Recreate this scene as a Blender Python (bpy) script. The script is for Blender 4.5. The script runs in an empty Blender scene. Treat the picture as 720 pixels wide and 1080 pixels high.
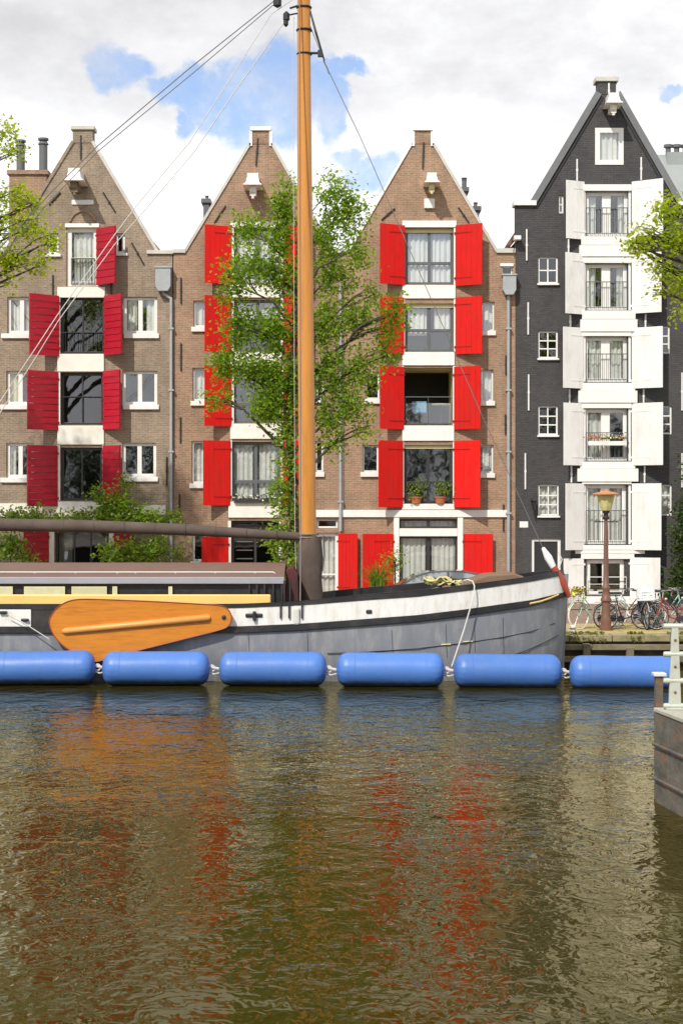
import bpy, bmesh, math, random
import numpy as np
from mathutils import Vector, Matrix
random.seed(7)
rng = np.random.default_rng(7)
R = math.radians
scn = bpy.context.scene
COL = scn.collection
FPX = 1800.0            # focal length in photo pixels
CZ = 3.92               # camera height above the water
QZ = 0.78               # quay level
F = 58.4                # facade plane distance
S = F / FPX

def PX(px, Y): return (px - 360) * Y / FPX
def PZ(py, Y): return CZ + (540 - py) * Y / FPX
def fx(px): return (px - 360) * S
def fz(py): return max(QZ, CZ + (540 - py) * S)

# ------------------------------------------------------------------ materials
def new_mat(name):
    m = bpy.data.materials.new(name); m.use_nodes = True
    nt = m.node_tree; b = nt.nodes['Principled BSDF']
    return m, nt, b

def pmat(name, col, rough=.6, var=.15, scale=2.5, bump=0.0, bscale=40, spec=.5, metal=0,
         dirt=None, dirt_amt=.5, stretch=(1, 1, 1), dscale=1.5, coat=0, objvar=0):
    m, nt, b = new_mat(name)
    N = nt.nodes.new; L = nt.links.new
    tc = N('ShaderNodeTexCoord'); mp = N('ShaderNodeMapping'); L(tc.outputs['Object'], mp.inputs[0])
    mp.inputs['Scale'].default_value = stretch
    n1 = N('ShaderNodeTexNoise'); n1.inputs['Scale'].default_value = scale; n1.inputs['Detail'].default_value = 6
    n1.inputs['Roughness'].default_value = .65
    L(mp.outputs[0], n1.inputs['Vector'])
    cr = N('ShaderNodeMapRange'); cr.inputs[1].default_value = .25; cr.inputs[2].default_value = .75
    cr.inputs[3].default_value = 1 - var; cr.inputs[4].default_value = 1 + var
    L(n1.outputs['Fac'], cr.inputs[0])
    mul = N('ShaderNodeVectorMath'); mul.operation = 'SCALE'
    mul.inputs[0].default_value = col[:3]
    L(cr.outputs[0], mul.inputs['Scale'])
    out = mul.outputs[0]
    if dirt:
        n2 = N('ShaderNodeTexNoise'); n2.inputs['Scale'].default_value = dscale; n2.inputs['Detail'].default_value = 8
        n2.inputs['Roughness'].default_value = .7
        mp2 = N('ShaderNodeMapping'); L(tc.outputs['Object'], mp2.inputs[0]); mp2.inputs['Location'].default_value = (3.1, 7.7, 1.3)
        mp2.inputs['Scale'].default_value = (stretch[0]*1.0, stretch[1], stretch[2])
        L(mp2.outputs[0], n2.inputs['Vector'])
        r2 = N('ShaderNodeMapRange'); r2.inputs[1].default_value = .48; r2.inputs[2].default_value = .72
        r2.inputs[3].default_value = 0; r2.inputs[4].default_value = dirt_amt
        L(n2.outputs['Fac'], r2.inputs[0])
        mx = N('ShaderNodeMix'); mx.data_type = 'RGBA'
        L(r2.outputs[0], mx.inputs[0]); L(out, mx.inputs[6]); mx.inputs[7].default_value = (*dirt, 1)
        out = mx.outputs[2]
    if objvar:      # every copy is weathered a little differently
        oi = N('ShaderNodeObjectInfo'); ro = N('ShaderNodeMapRange'); ro.inputs[3].default_value = 1 - objvar; ro.inputs[4].default_value = 1 + objvar
        L(oi.outputs['Random'], ro.inputs[0]); so_ = N('ShaderNodeVectorMath'); so_.operation = 'SCALE'; L(out, so_.inputs[0]); L(ro.outputs[0], so_.inputs['Scale']); out = so_.outputs[0]
    L(out, b.inputs['Base Color'])
    b.inputs['Roughness'].default_value = rough; b.inputs['Metallic'].default_value = metal
    b.inputs['Specular IOR Level'].default_value = spec
    b.inputs['Coat Weight'].default_value = coat
    if bump:
        n3 = N('ShaderNodeTexNoise'); n3.inputs['Scale'].default_value = bscale; n3.inputs['Detail'].default_value = 4
        L(mp.outputs[0], n3.inputs['Vector'])
        bp = N('ShaderNodeBump'); bp.inputs['Strength'].default_value = bump; bp.inputs['Distance'].default_value = .02
        L(n3.outputs['Fac'], bp.inputs['Height']); L(bp.outputs[0], b.inputs['Normal'])
    return m

def brickmat(name, c1, c2, mortar, var=.29, axis='XZ', w=.21, h=.062, stain=(.12, .10, .075), stain_amt=.6, msize=.009, rough=.85):
    m, nt, b = new_mat(name)
    N = nt.nodes.new; L = nt.links.new
    tc = N('ShaderNodeTexCoord'); sp = N('ShaderNodeSeparateXYZ'); L(tc.outputs['Object'], sp.inputs[0])
    cb = N('ShaderNodeCombineXYZ')
    if axis == 'XZ':
        ad = N('ShaderNodeMath'); L(sp.outputs[0], ad.inputs[0]); L(sp.outputs[1], ad.inputs[1])
        L(ad.outputs[0], cb.inputs[0]); L(sp.outputs[2], cb.inputs[1])
    else:
        L(sp.outputs[0], cb.inputs[0]); L(sp.outputs[1], cb.inputs[1])
    bt = N('ShaderNodeTexBrick'); L(cb.outputs[0], bt.inputs['Vector'])
    bt.inputs['Color1'].default_value = (*c1, 1); bt.inputs['Color2'].default_value = (*c2, 1)
    bt.inputs['Mortar'].default_value = (*mortar, 1); bt.inputs['Scale'].default_value = 1
    bt.inputs['Mortar Size'].default_value = msize; bt.inputs['Brick Width'].default_value = w
    bt.inputs['Row Height'].default_value = h; bt.inputs['Bias'].default_value = -.1
    n1 = N('ShaderNodeTexNoise'); n1.inputs['Scale'].default_value = .9; n1.inputs['Detail'].default_value = 8
    n1.inputs['Roughness'].default_value = .7; L(tc.outputs['Object'], n1.inputs['Vector'])
    n4 = N('ShaderNodeTexNoise'); n4.inputs['Scale'].default_value = 7; n4.inputs['Detail'].default_value = 3
    mp = N('ShaderNodeMapping'); mp.inputs['Scale'].default_value = (1, 1, 3.2); L(tc.outputs['Object'], mp.inputs[0]); L(mp.outputs[0], n4.inputs['Vector'])
    am = N('ShaderNodeMath'); am.operation = 'ADD'; L(n1.outputs['Fac'], am.inputs[0]); L(n4.outputs['Fac'], am.inputs[1])
    r = N('ShaderNodeMapRange'); r.inputs[1].default_value = .7; r.inputs[2].default_value = 1.3
    r.inputs[3].default_value = 1 - var; r.inputs[4].default_value = 1 + var; L(am.outputs[0], r.inputs[0])
    sc = N('ShaderNodeVectorMath'); sc.operation = 'SCALE'; L(bt.outputs['Color'], sc.inputs[0]); L(r.outputs[0], sc.inputs['Scale'])
    n2 = N('ShaderNodeTexNoise'); n2.inputs['Scale'].default_value = .45; n2.inputs['Detail'].default_value = 7; n2.inputs['Roughness'].default_value = .75
    mp2 = N('ShaderNodeMapping'); mp2.inputs['Scale'].default_value = (2.2, 1, .8); L(tc.outputs['Object'], mp2.inputs[0]); L(mp2.outputs[0], n2.inputs['Vector'])
    r2 = N('ShaderNodeMapRange'); r2.inputs[1].default_value = .47; r2.inputs[2].default_value = .72; r2.inputs[4].default_value = stain_amt
    L(n2.outputs['Fac'], r2.inputs[0])
    mx = N('ShaderNodeMix'); mx.data_type = 'RGBA'; L(r2.outputs[0], mx.inputs[0]); L(sc.outputs[0], mx.inputs[6]); mx.inputs[7].default_value = (*stain, 1)
    L(mx.outputs[2], b.inputs['Base Color']); b.inputs['Roughness'].default_value = rough
    bp = N('ShaderNodeBump'); bp.inputs['Strength'].default_value = .5; bp.inputs['Distance'].default_value = .008
    bp.invert = True; L(bt.outputs['Fac'], bp.inputs['Height']); L(bp.outputs[0], b.inputs['Normal'])
    return m

def leafmat(name, c1, c2, trans=.4):
    m, nt, b = new_mat(name)
    N = nt.nodes.new; L = nt.links.new
    g = N('ShaderNodeNewGeometry')
    mx = N('ShaderNodeMix'); mx.data_type = 'RGBA'
    L(g.outputs['Random Per Island'], mx.inputs[0]); mx.inputs[6].default_value = (*c1, 1); mx.inputs[7].default_value = (*c2, 1)
    L(mx.outputs[2], b.inputs['Base Color']); b.inputs['Roughness'].default_value = .5
    b.inputs['Specular IOR Level'].default_value = .35
    tr = N('ShaderNodeBsdfTranslucent')
    sc = N('ShaderNodeVectorMath'); sc.operation = 'MULTIPLY'; L(mx.outputs[2], sc.inputs[0]); sc.inputs[1].default_value = (1.7, 1.8, .7)
    L(sc.outputs[0], tr.inputs['Color'])
    ms = N('ShaderNodeMixShader'); ms.inputs[0].default_value = trans
    L(b.outputs[0], ms.inputs[1]); L(tr.outputs[0], ms.inputs[2])
    L(ms.outputs[0], nt.nodes['Material Output'].inputs['Surface'])
    return m

def glassmat(name, tint=(.92, .94, .94), refl=.17):
    m, nt, b = new_mat(name)
    N = nt.nodes.new; L = nt.links.new
    gl = N('ShaderNodeBsdfGlossy'); gl.inputs['Roughness'].default_value = .02; gl.inputs['Color'].default_value = (.95, .97, 1, 1)
    tr = N('ShaderNodeBsdfTransparent'); tr.inputs['Color'].default_value = (*tint, 1)
    lw = N('ShaderNodeLayerWeight'); pw = N('ShaderNodeMath'); pw.operation = 'POWER'; L(lw.outputs['Facing'], pw.inputs[0]); pw.inputs[1].default_value = 5
    ad = N('ShaderNodeMath'); ad.operation = 'MULTIPLY_ADD'; ad.use_clamp = True; L(pw.outputs[0], ad.inputs[0]); ad.inputs[1].default_value = .8; ad.inputs[2].default_value = refl
    tc = N('ShaderNodeTexCoord'); nz = N('ShaderNodeTexNoise'); nz.inputs['Scale'].default_value = 1.2; L(tc.outputs['Object'], nz.inputs['Vector'])
    bp = N('ShaderNodeBump'); bp.inputs['Strength'].default_value = .1; bp.inputs['Distance'].default_value = .02
    L(nz.outputs['Fac'], bp.inputs['Height']); L(bp.outputs[0], gl.inputs['Normal'])
    ms = N('ShaderNodeMixShader'); L(ad.outputs[0], ms.inputs[0]); L(tr.outputs[0], ms.inputs[1]); L(gl.outputs[0], ms.inputs[2])
    L(ms.outputs[0], nt.nodes['Material Output'].inputs['Surface'])
    nt.nodes.remove(b)
    return m

M = {}
M['brickA'] = brickmat('brick_grey_brown', (.305, .225, .158), (.23, .168, .12), (.36, .30, .225))
M['brickB'] = brickmat('brick_red_brown', (.345, .205, .128), (.26, .152, .096), (.39, .29, .20), stain=(.15, .11, .085), stain_amt=.6)
M['brickC'] = brickmat('brick_warm_brown', (.36, .216, .134), (.275, .163, .10), (.40, .295, .20), stain=(.16, .115, .085), stain_amt=.55)
M['brickD'] = brickmat('brick_painted_charcoal', (.066, .062, .063), (.045, .043, .045), (.032, .031, .032), stain=(.085, .08, .078), stain_amt=.5, rough=.7)
M['white'] = pmat('white_paint', (.82, .81, .77), .45, .05, 2, dirt=(.5, .47, .4), dirt_amt=.22, stretch=(2, 2, .7))
M['cream'] = pmat('cream_paint', (.80, .78, .70), .5, .06, 2, dirt=(.42, .38, .3), dirt_amt=.3)
M['whitesh'] = pmat('white_shutter_paint', (.80, .79, .76), .5, .04, 3, dirt=(.45, .42, .36), dirt_amt=.4, dscale=1.6, stretch=(1.6, 1.6, .6), objvar=.04)
M['crimson'] = pmat('crimson_paint', (.42, .012, .028), .4, .14, 3, dirt=(.2, .01, .015), dirt_amt=.5, stretch=(1, 1, 3), spec=.22, objvar=.12)
M['red'] = pmat('bright_red_paint', (.66, .010, .007), .5, .14, 3, dirt=(.40, .03, .02), dirt_amt=.65, stretch=(2.6, 2.6, .5), spec=.2, objvar=.12)
M['redhinge'] = pmat('dark_red_iron', (.30, .012, .01), .6, .2, spec=.2)
M['greyframe'] = pmat('grey_frame_paint', (.11, .12, .125), .4, .1)
M['darkframe'] = pmat('dark_frame_paint', (.035, .035, .036), .4, .15)
M['black'] = pmat('black_iron', (.022, .022, .024), .5, .2)
M['anchor'] = pmat('iron_anchor', (.035, .028, .024), .6, .2)
M['glass'] = glassmat('window_glass')
M['darkglass'] = glassmat('dark_window_glass', (.45, .47, .45), .12)
M['clearglass'] = glassmat('clear_glass', (.98, .98, .98), .07)
M['curtain'] = pmat('curtain_cloth', (.72, .72, .66), .8, .1, 4)
M['ycurtain'] = pmat('cream_curtain', (.72, .68, .42), .8, .1, 4)
M['interior'] = pmat('room_wall', (.16, .15, .13), .9, .1)
M['soffit'] = pmat('cream_soffit', (.66, .62, .36), .7, .08)
M['tile'] = brickmat('roof_tiles', (.22, .10, .06), (.14, .07, .05), (.07, .04, .03), w=.22, h=.3, msize=.02)
M['slate'] = pmat('slate_roof', (.30, .33, .32), .6, .1, 1.5)
M['coping'] = pmat('stone_coping', (.55, .53, .48), .7, .12, 3, dirt=(.3, .28, .24))
M['lead'] = pmat('lead_coping', (.16, .165, .17), .55, .12, 3)
M['zinc'] = pmat('zinc_pipe', (.36, .38, .39), .5, .12, 4)
M['chim'] = pmat('metal_chimney', (.12, .125, .13), .5, .2)
M['mast'] = pmat('varnished_pine', (.60, .245, .035), .32, .10, 1.2, stretch=(4, 4, .35), dirt=(.33, .12, .02), dirt_amt=.6, dscale=2.2, coat=.2)
M['leeboard'] = pmat('orange_varnish', (.60, .21, .018), .35, .10, 1.5, stretch=(.5, 1, 5), dirt=(.36, .115, .012), dirt_amt=.8, coat=.25, dscale=2.5)
M['leerib'] = pmat('pale_orange_wood', (.70, .31, .07), .4, .1)
M['spar'] = pmat('yellow_spar_paint', (.82, .56, .17), .45, .06, 1)
M['hull'] = pmat('grey_hull_paint', (.215, .225, .245), .5, .16, 1.3, stretch=(1.6, 1.6, .5), dirt=(.37, .355, .33), dirt_amt=.8, dscale=2.6, bump=.2, bscale=6)
M['hullwhite'] = pmat('white_hull_paint', (.80, .79, .74), .4, .05, 1.5, stretch=(2.5, 1, .7), dirt=(.45, .34, .2), dirt_amt=.5, dscale=2.4)
M['hullblack'] = pmat('black_hull_paint', (.016, .016, .018), .45, .3, 3, dirt=(.09, .08, .07), dirt_amt=.5)
M['canvas'] = pmat('brown_canvas', (.088, .063, .05), .85, .18, 2.2, bump=.5, bscale=5, dirt=(.17, .13, .10), dirt_amt=.4)
M['cabinroof'] = pmat('brown_roof_paint', (.165, .10, .075), .6, .08, 1.5)
M['fascia'] = pmat('grey_fascia', (.33, .33, .37), .5, .08)
M['maroon'] = pmat('maroon_canvas', (.09, .02, .02), .8, .2)
M['tan'] = pmat('tan_hatch_cover', (.20, .125, .075), .8, .12, 3, bump=.3, bscale=8)
M['steelwhite'] = pmat('white_steel', (.70, .69, .66), .4, .06)
M['rope'] = pmat('weathered_rope', (.62, .60, .55), .9, .15, 30)
M['darkrope'] = pmat('dark_wire_rope', (.16, .145, .13), .6, .1)
M['yrope'] = pmat('yellow_rope', (.62, .55, .25), .9, .25, 30)
M['stem'] = pmat('red_oxide_paint', (.33, .06, .03), .5, .15, 6)
M['fender'] = pmat('blue_pvc', (.072, .185, .52), .42, .07, 1.2, bump=.35, bscale=3.2, spec=.45, dirt=(.11, .21, .44), dirt_amt=.55, objvar=.09)
def scum(m):
    nt = m.node_tree; N = nt.nodes.new; L = nt.links.new; b = nt.nodes['Principled BSDF']
    src = b.inputs['Base Color'].links[0].from_socket
    tc = N('ShaderNodeTexCoord'); sp = N('ShaderNodeSeparateXYZ'); L(tc.outputs['Object'], sp.inputs[0])
    n = N('ShaderNodeTexNoise'); n.inputs['Scale'].default_value = 5; n.inputs['Detail'].default_value = 5; L(tc.outputs['Object'], n.inputs['Vector'])
    a = N('ShaderNodeMath'); a.operation = 'MULTIPLY_ADD'; L(n.outputs['Fac'], a.inputs[0]); a.inputs[1].default_value = -.16; L(sp.outputs[2], a.inputs[2])
    mr = N('ShaderNodeMapRange'); mr.inputs[1].default_value = -.40; mr.inputs[2].default_value = -.30; mr.inputs[3].default_value = .85; mr.inputs[4].default_value = 0; L(a.outputs[0], mr.inputs[0])
    mx = N('ShaderNodeMix'); mx.data_type = 'RGBA'; L(mr.outputs[0], mx.inputs[0]); L(src, mx.inputs[6]); mx.inputs[7].default_value = (.045, .05, .03, 1)
    L(mx.outputs[2], b.inputs['Base Color'])
scum(M['fender'])
M['trunk'] = pmat('tree_bark', (.075, .06, .045), .9, .3, 8, bump=.8, bscale=18)
M['leaf'] = leafmat('mid_green_leaves', (.115, .215, .016), (.30, .40, .035), .52)
M['leafbright'] = leafmat('yellow_green_leaves', (.24, .32, .012), (.44, .48, .04), .55)
M['leafdark'] = leafmat('dark_green_leaves', (.03, .06, .012), (.07, .12, .02), .3)
M['vine'] = leafmat('vine_leaves', (.12, .22, .02), (.30, .40, .05), .45)
M['terracotta'] = pmat('terracotta', (.50, .17, .07), .7, .12, 5)
M['flower'] = pmat('pink_petals', (.65, .16, .2), .7, .4, 30)
M['flowerw'] = pmat('white_petals', (.78, .76, .7), .7, .2, 30)
M['kerb'] = pmat('kerb_stone', (.30, .26, .15), .85, .3, 2, dirt=(.13, .12, .03), dirt_amt=.9, dscale=2.2, bump=.6, bscale=14)
M['pave'] = brickmat('pavement_clinker', (.52, .40, .19), (.42, .33, .15), (.33, .26, .10), axis='XY', w=.2, h=.1, stain=(.46, .38, .07), stain_amt=.8)
M['road'] = brickmat('road_clinker', (.30, .19, .14), (.23, .15, .11), (.19, .15, .11), axis='XY', w=.2, h=.1, stain=(.26, .2, .13), stain_amt=.5)
M['ground'] = pmat('far_ground', (.16, .14, .11), .9, .2, .3)
M['quaywall'] = brickmat('quay_wall_brick', (.16, .11, .07), (.09, .07, .045), (.12, .11, .08), stain=(.07, .075, .02), stain_amt=.9)
M['wood'] = pmat('weathered_timber', (.21, .17, .11), .9, .3, 4, dirt=(.08, .08, .03), dirt_amt=.8)
M['grass'] = leafmat('grass_tufts', (.10, .11, .02), (.22, .22, .05), .3)
M['post'] = pmat('lamp_post_paint', (.17, .085, .058), .5, .18, 5, dirt=(.15, .05, .03), dirt_amt=.5)
M['lampcap'] = pmat('copper_lamp_cap', (.55, .22, .07), .4, .1)
M['lampglass'] = pmat('amber_lamp_glass', (.62, .56, .25), .25, .1, spec=.6)
M['tyre'] = pmat('black_tyre', (.03, .03, .03), .8, .1)
M['wtyre'] = pmat('cream_tyre', (.72, .68, .58), .7, .08)
M['chrome'] = pmat('bicycle_chrome', (.55, .56, .57), .3, .05, metal=.8)
M['teal'] = pmat('mint_frame_paint', (.32, .56, .48), .35, .05)
M['bikeblack'] = pmat('black_frame_paint', (.03, .03, .035), .35, .1)
M['bikered'] = pmat('red_frame_paint', (.26, .045, .04), .35, .1)
M['bikegrey'] = pmat('silver_frame_paint', (.42, .44, .46), .35, .1)
M['bag'] = pmat('navy_pannier', (.03, .05, .13), .8, .2)
M['crate'] = pmat('white_crate', (.72, .74, .75), .6, .06)
M['carpaint'] = pmat('dark_grey_car_paint', (.06, .065, .075), .25, .05, coat=.8)
M['carglass'] = pmat('car_glass', (.26, .29, .30), .06, .05, spec=.9)
M['rim'] = pmat('alloy', (.5, .5, .52), .3, .05, metal=.7)
M['lamp_r'] = pmat('tail_lamp', (.4, .02, .02), .2, .05)
M['lamp_w'] = pmat('head_lamp', (.7, .72, .74), .15, .05)
M['rail'] = pmat('pale_green_rail_paint', (.46, .49, .42), .45, .08, 5, dirt=(.36, .30, .2), dirt_amt=.55, dscale=8)
M['pier'] = pmat('rust_streaked_steel', (.105, .10, .082), .8, .6, 3, dirt=(.27, .12, .04), dirt_amt=.85, dscale=3.2, bump=.8, bscale=9, stretch=(1, .6, 1.1))
M['piertop'] = pmat('pier_concrete', (.42, .40, .33), .85, .2, 3, dirt=(.2, .18, .1))
M['green'] = pmat('dark_green_paint', (.03, .06, .035), .5, .1)
M['skin'] = M['soffit']

# ------------------------------------------------------------------ object helpers
BASE = {}
def tag(o, label=None, cat=None, group=None, kind=None):
    if label: o['label'] = label
    if cat: o['category'] = cat
    if group: o['group'] = group
    if kind: o['kind'] = kind
    return o

def empty(name, loc, label, cat, group=None):
    o = bpy.data.objects.new(name, None); COL.objects.link(o)
    o.location = loc; o.empty_display_size = .3
    BASE[o.name] = Vector(loc)
    return tag(o, label, cat, group)

class MB:
    def __init__(s): s.v = []; s.f = []
    def add(s, vs, fs, mtx=None):
        k = len(s.v)
        for p in vs:
            s.v.append(tuple(mtx @ Vector(p)) if mtx else tuple(p))
        s.f += [tuple(i + k for i in f) for f in fs]
        return s
    def box(s, x0, x1, y0, y1, z0, z1, mtx=None):
        vs = [(x0, y0, z0), (x1, y0, z0), (x1, y1, z0), (x0, y1, z0), (x0, y0, z1), (x1, y0, z1), (x1, y1, z1), (x0, y1, z1)]
        return s.add(vs, [(0, 3, 2, 1), (4, 5, 6, 7), (0, 1, 5, 4), (1, 2, 6, 5), (2, 3, 7, 6), (3, 0, 4, 7)], mtx)
    def quad(s, a, b, c, d): return s.add([a, b, c, d], [(0, 1, 2, 3)])
    def prism(s, pts, y0, y1, mtx=None):
        n = len(pts)
        vs = [(x, y0, z) for x, z in pts] + [(x, y1, z) for x, z in pts]
        fs = [tuple(range(n)), tuple(range(2 * n - 1, n - 1, -1))] + [(i, i + n, (i + 1) % n + n, (i + 1) % n) for i in range(n)]
        return s.add(vs, fs, mtx)
    def tube(s, pts, rs, n=8, cap=True, mtx=None):
        pts = [Vector(p) for p in pts]
        if not isinstance(rs, (list, tuple)): rs = [rs] * len(pts)
        vs = []; fs = []
        up = None
        for i, p in enumerate(pts):
            d = (pts[min(i + 1, len(pts) - 1)] - pts[max(i - 1, 0)])
            d = d.normalized() if d.length > 1e-9 else Vector((0, 0, 1))
            if up is None:
                up = d.orthogonal().normalized()
            u = (up - d * up.dot(d)); u = u.normalized() if u.length > 1e-6 else d.orthogonal().normalized()
            up = u; w = d.cross(u)
            for k in range(n):
                a = 2 * math.pi * k / n
                vs.append(p + (u * math.cos(a) + w * math.sin(a)) * rs[i])
        for i in range(len(pts) - 1):
            for k in range(n):
                a = i * n + k; b = i * n + (k + 1) % n
                fs.append((a, b, b + n, a + n))
        if cap:
            fs.append(tuple(range(n - 1, -1, -1))); m = (len(pts) - 1) * n; fs.append(tuple(range(m, m + n)))
        return s.add(vs, fs, mtx)
    def ring(s, c, r, t, axis='y', n=32, k=8, mtx=None, a0=0, a1=2*math.pi):
        full = abs(a1 - a0 - 2*math.pi) < 1e-6
        pts = []
        m = n if full else n + 1
        vs = []; fs = []
        for i in range(m):
            a = a0 + (a1 - a0) * i / n
            ca, sa = math.cos(a), math.sin(a)
            for j in range(k):
                b = 2 * math.pi * j / k
                rr = r + t * math.cos(b); h = t * math.sin(b)
                if axis == 'y': vs.append((c[0] + rr * ca, c[1] + h, c[2] + rr * sa))
                elif axis == 'z': vs.append((c[0] + rr * ca, c[1] + rr * sa, c[2] + h))
                else: vs.append((c[0] + h, c[1] + rr * ca, c[2] + rr * sa))
        for i in range(n):
            i2 = (i + 1) % m
            for j in range(k):
                fs.append((i * k + j, i * k + (j + 1) % k, i2 * k + (j + 1) % k, i2 * k + j))
        return s.add(vs, fs, mtx)
    def lathe(s, c, prof, n=20, axis='z', mtx=None):
        vs = []; fs = []
        for r, h in prof:
            for k in range(n):
                a = 2 * math.pi * k / n
                if axis == 'z': vs.append((c[0] + r * math.cos(a), c[1] + r * math.sin(a), c[2] + h))
                elif axis == 'x': vs.append((c[0] + h, c[1] + r * math.cos(a), c[2] + r * math.sin(a)))
                else: vs.append((c[0] + r * math.cos(a), c[1] + h, c[2] + r * math.sin(a)))
        for i in range(len(prof) - 1):
            for k in range(n):
                a = i * n + k; b = i * n + (k + 1) % n
                fs.append((a, b, b + n, a + n))
        fs.append(tuple(range(n))); m = (len(prof) - 1) * n; fs.append(tuple(range(m, m + n)))
        return s.add(vs, fs, mtx)
    def build(s, name, mat, parent=None, smooth=False, bevel=0, base=None, label=None, recalc=True):
        if base is None:
            base = BASE[parent.name] if parent is not None else Vector((0, 0, 0))
        base = Vector(base)
        me = bpy.data.meshes.new(name)
        me.from_pydata([(x - base.x, y - base.y, z - base.z) for x, y, z in s.v], [], s.f)
        me.materials.append(mat)
        if recalc:
            bm = bmesh.new(); bm.from_mesh(me); bmesh.ops.recalc_face_normals(bm, faces=bm.faces); bm.to_mesh(me); bm.free()
        if smooth:
            me.shade_smooth()
            try: me.set_sharp_from_angle(angle=R(40))
            except Exception: pass
        me.update()
        o = bpy.data.objects.new(name, me); COL.objects.link(o)
        if parent is not None: o.parent = parent
        else: o.location = base
        BASE[o.name] = base
        if bevel:
            md = o.modifiers.new('bevel', 'BEVEL'); md.width = bevel; md.segments = 2; md.limit_method = 'ANGLE'; md.angle_limit = R(40)
        if label: o['label'] = label
        return o

# ------------------------------------------------------------------ leaves and trees
def leaf_mesh(name, P, size, mat, parent, base=None, droop=.2, updir=.5):
    """P: Nx3 positions; a small folded rhombus at each."""
    n = len(P)
    L = size * rng.uniform(.7, 1.35, n)[:, None]
    nor = rng.normal(size=(n, 3)); nor[:, 2] = np.abs(nor[:, 2]) + updir
    nor /= np.linalg.norm(nor, axis=1)[:, None]
    d = rng.normal(size=(n, 3)); d[:, 2] -= droop
    d -= nor * (d * nor).sum(1)[:, None]; d /= np.linalg.norm(d, axis=1)[:, None]
    w = np.cross(nor, d)
    a = P - d * L * .5; c = P + d * L * .5
    b1 = P + w * L * .30 + nor * L * .08 - d * L * .08; b2 = P - w * L * .30 + nor * L * .08 - d * L * .08
    V = np.stack([a, b1, c, b2], 1).reshape(-1, 3)
    if base is None: base = BASE[parent.name]
    V = V - np.array(base)[None, :]
    me = bpy.data.meshes.new(name)
    me.vertices.add(4 * n); me.vertices.foreach_set('co', V.ravel())
    idx = np.arange(4 * n).reshape(n, 4)
    tri = np.concatenate([idx[:, [0, 1, 2]], idx[:, [0, 2, 3]]], 1).reshape(-1, 3)
    me.loops.add(len(tri) * 3); me.loops.foreach_set('vertex_index', tri.ravel())
    me.polygons.add(len(tri)); me.polygons.foreach_set('loop_start', np.arange(len(tri)) * 3)
    me.update(calc_edges=True)
    me.materials.append(mat)
    o = bpy.data.objects.new(name, me); COL.objects.link(o)
    if parent is not None: o.parent = parent
    BASE[o.name] = Vector(base)
    return o

def sprays(clumps, twmb, per=16, twig_r=.006, dens=1.6):
    """clumps: (x,y,z,rx,ry,rz,n_leaves). Leaves grow along short twigs inside every clump."""
    pts = []
    for (x, y, z, rx, ry, rz, n) in clumps:
        n = n * dens
        c = np.array([x, y, z]); r = np.array([rx, ry, rz])
        nt = max(3, int(n / per))
        for _ in range(nt):
            u = rng.normal(size=3); u /= np.linalg.norm(u)
            rad = rng.uniform(.15, 1) ** .6
            end = c + u * r * rad
            st = c + u * r * rad * rng.uniform(.2, .55) + rng.normal(size=3) * r * .12
            k = max(3, int(rng.normal(per, per * .35)))
            t = rng.uniform(.1, 1.05, k)[:, None]
            mid = (st + end) / 2 + np.array([0, 0, rng.uniform(0, .15) * r[2]])
            cur = (1 - t) ** 2 * st + 2 * t * (1 - t) * mid + t ** 2 * end
            pts.append(cur + rng.normal(size=(k, 3)) * .15)
            if twmb is not None:
                twmb.tube([tuple(st), tuple(mid), tuple(end)], [twig_r * 1.5, twig_r * 1.1, twig_r * .6], 3, cap=False)
    return np.concatenate(pts)

def bent(a, b, k=5, wob=.08):
    a = Vector(a); b = Vector(b); L = (b - a).length
    out = [a]
    for i in range(1, k):
        t = i / k
        p = a.lerp(b, t) + Vector((random.gauss(0, 1), random.gauss(0, 1), random.gauss(0, .6))) * wob * L * .35 * math.sin(math.pi * t)
        p.z += .10 * L * math.sin(math.pi * t) * (1 if b.z > a.z else -.2)
        out.append(p)
    out.append(b)
    return out

def tree(name, base, trunk_pts, trunk_r, clumps, mat, label, leaf=.12, per=16, updir=.5, dens=2.7, grow=1.24):
    t = empty(name, base, label, 'tree')
    mb = MB()
    tp = [Vector(p) for p in trunk_pts]
    mb.tube(tp, [trunk_r * (1 - .78 * i / (len(tp) - 1)) for i in range(len(tp))], 12)
    mb.lathe(base, [(trunk_r * 1.5, 0), (trunk_r * 1.15, .15), (trunk_r * .98, .4)], 12)
    for (x, y, z, rx, ry, rz, n) in clumps:
        c = Vector((x, y, z))
        # attach at a trunk point that lies lower than the clump
        cand = []
        for i in range(len(tp) - 1):
            for f in (0, .25, .5, .75):
                p = tp[i].lerp(tp[i + 1], f)
                dz = c.z - p.z
                hd = (c.xy - p.xy).length
                cand.append((abs(dz - hd * .8) + hd * .3, p, trunk_r * (1 - .78 * (i + f) / (len(tp) - 1))))
        cand.sort(key=lambda q: q[0])
        p, r = cand[0][1], cand[0][2]
        pts = bent(p, c, 5)
        r0 = min(r * .6, .02 + .016 * (c - p).length)
        mb.tube(pts, [r0 * (1 - .75 * i / 5) for i in range(6)], 6)
        for _ in range(3):
            e = c + Vector((random.uniform(-1, 1) * rx, random.uniform(-1, 1) * ry, random.uniform(-.4, 1) * rz)) * .75
            mb.tube(bent(pts[3], e, 3), [r0 * .4, r0 * .3, r0 * .2, .006], 5)
    tw = MB()
    clumps = [(x, y, z, rx * grow, ry * grow, rz * grow, n) for (x, y, z, rx, ry, rz, n) in clumps]
    P = sprays(clumps, mb, per, dens=dens)
    mb.build('trunk', M['trunk'], t, smooth=True, recalc=False)
    leaf_mesh('crown', P, leaf, mat, t, updir=updir)
    return t

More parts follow.
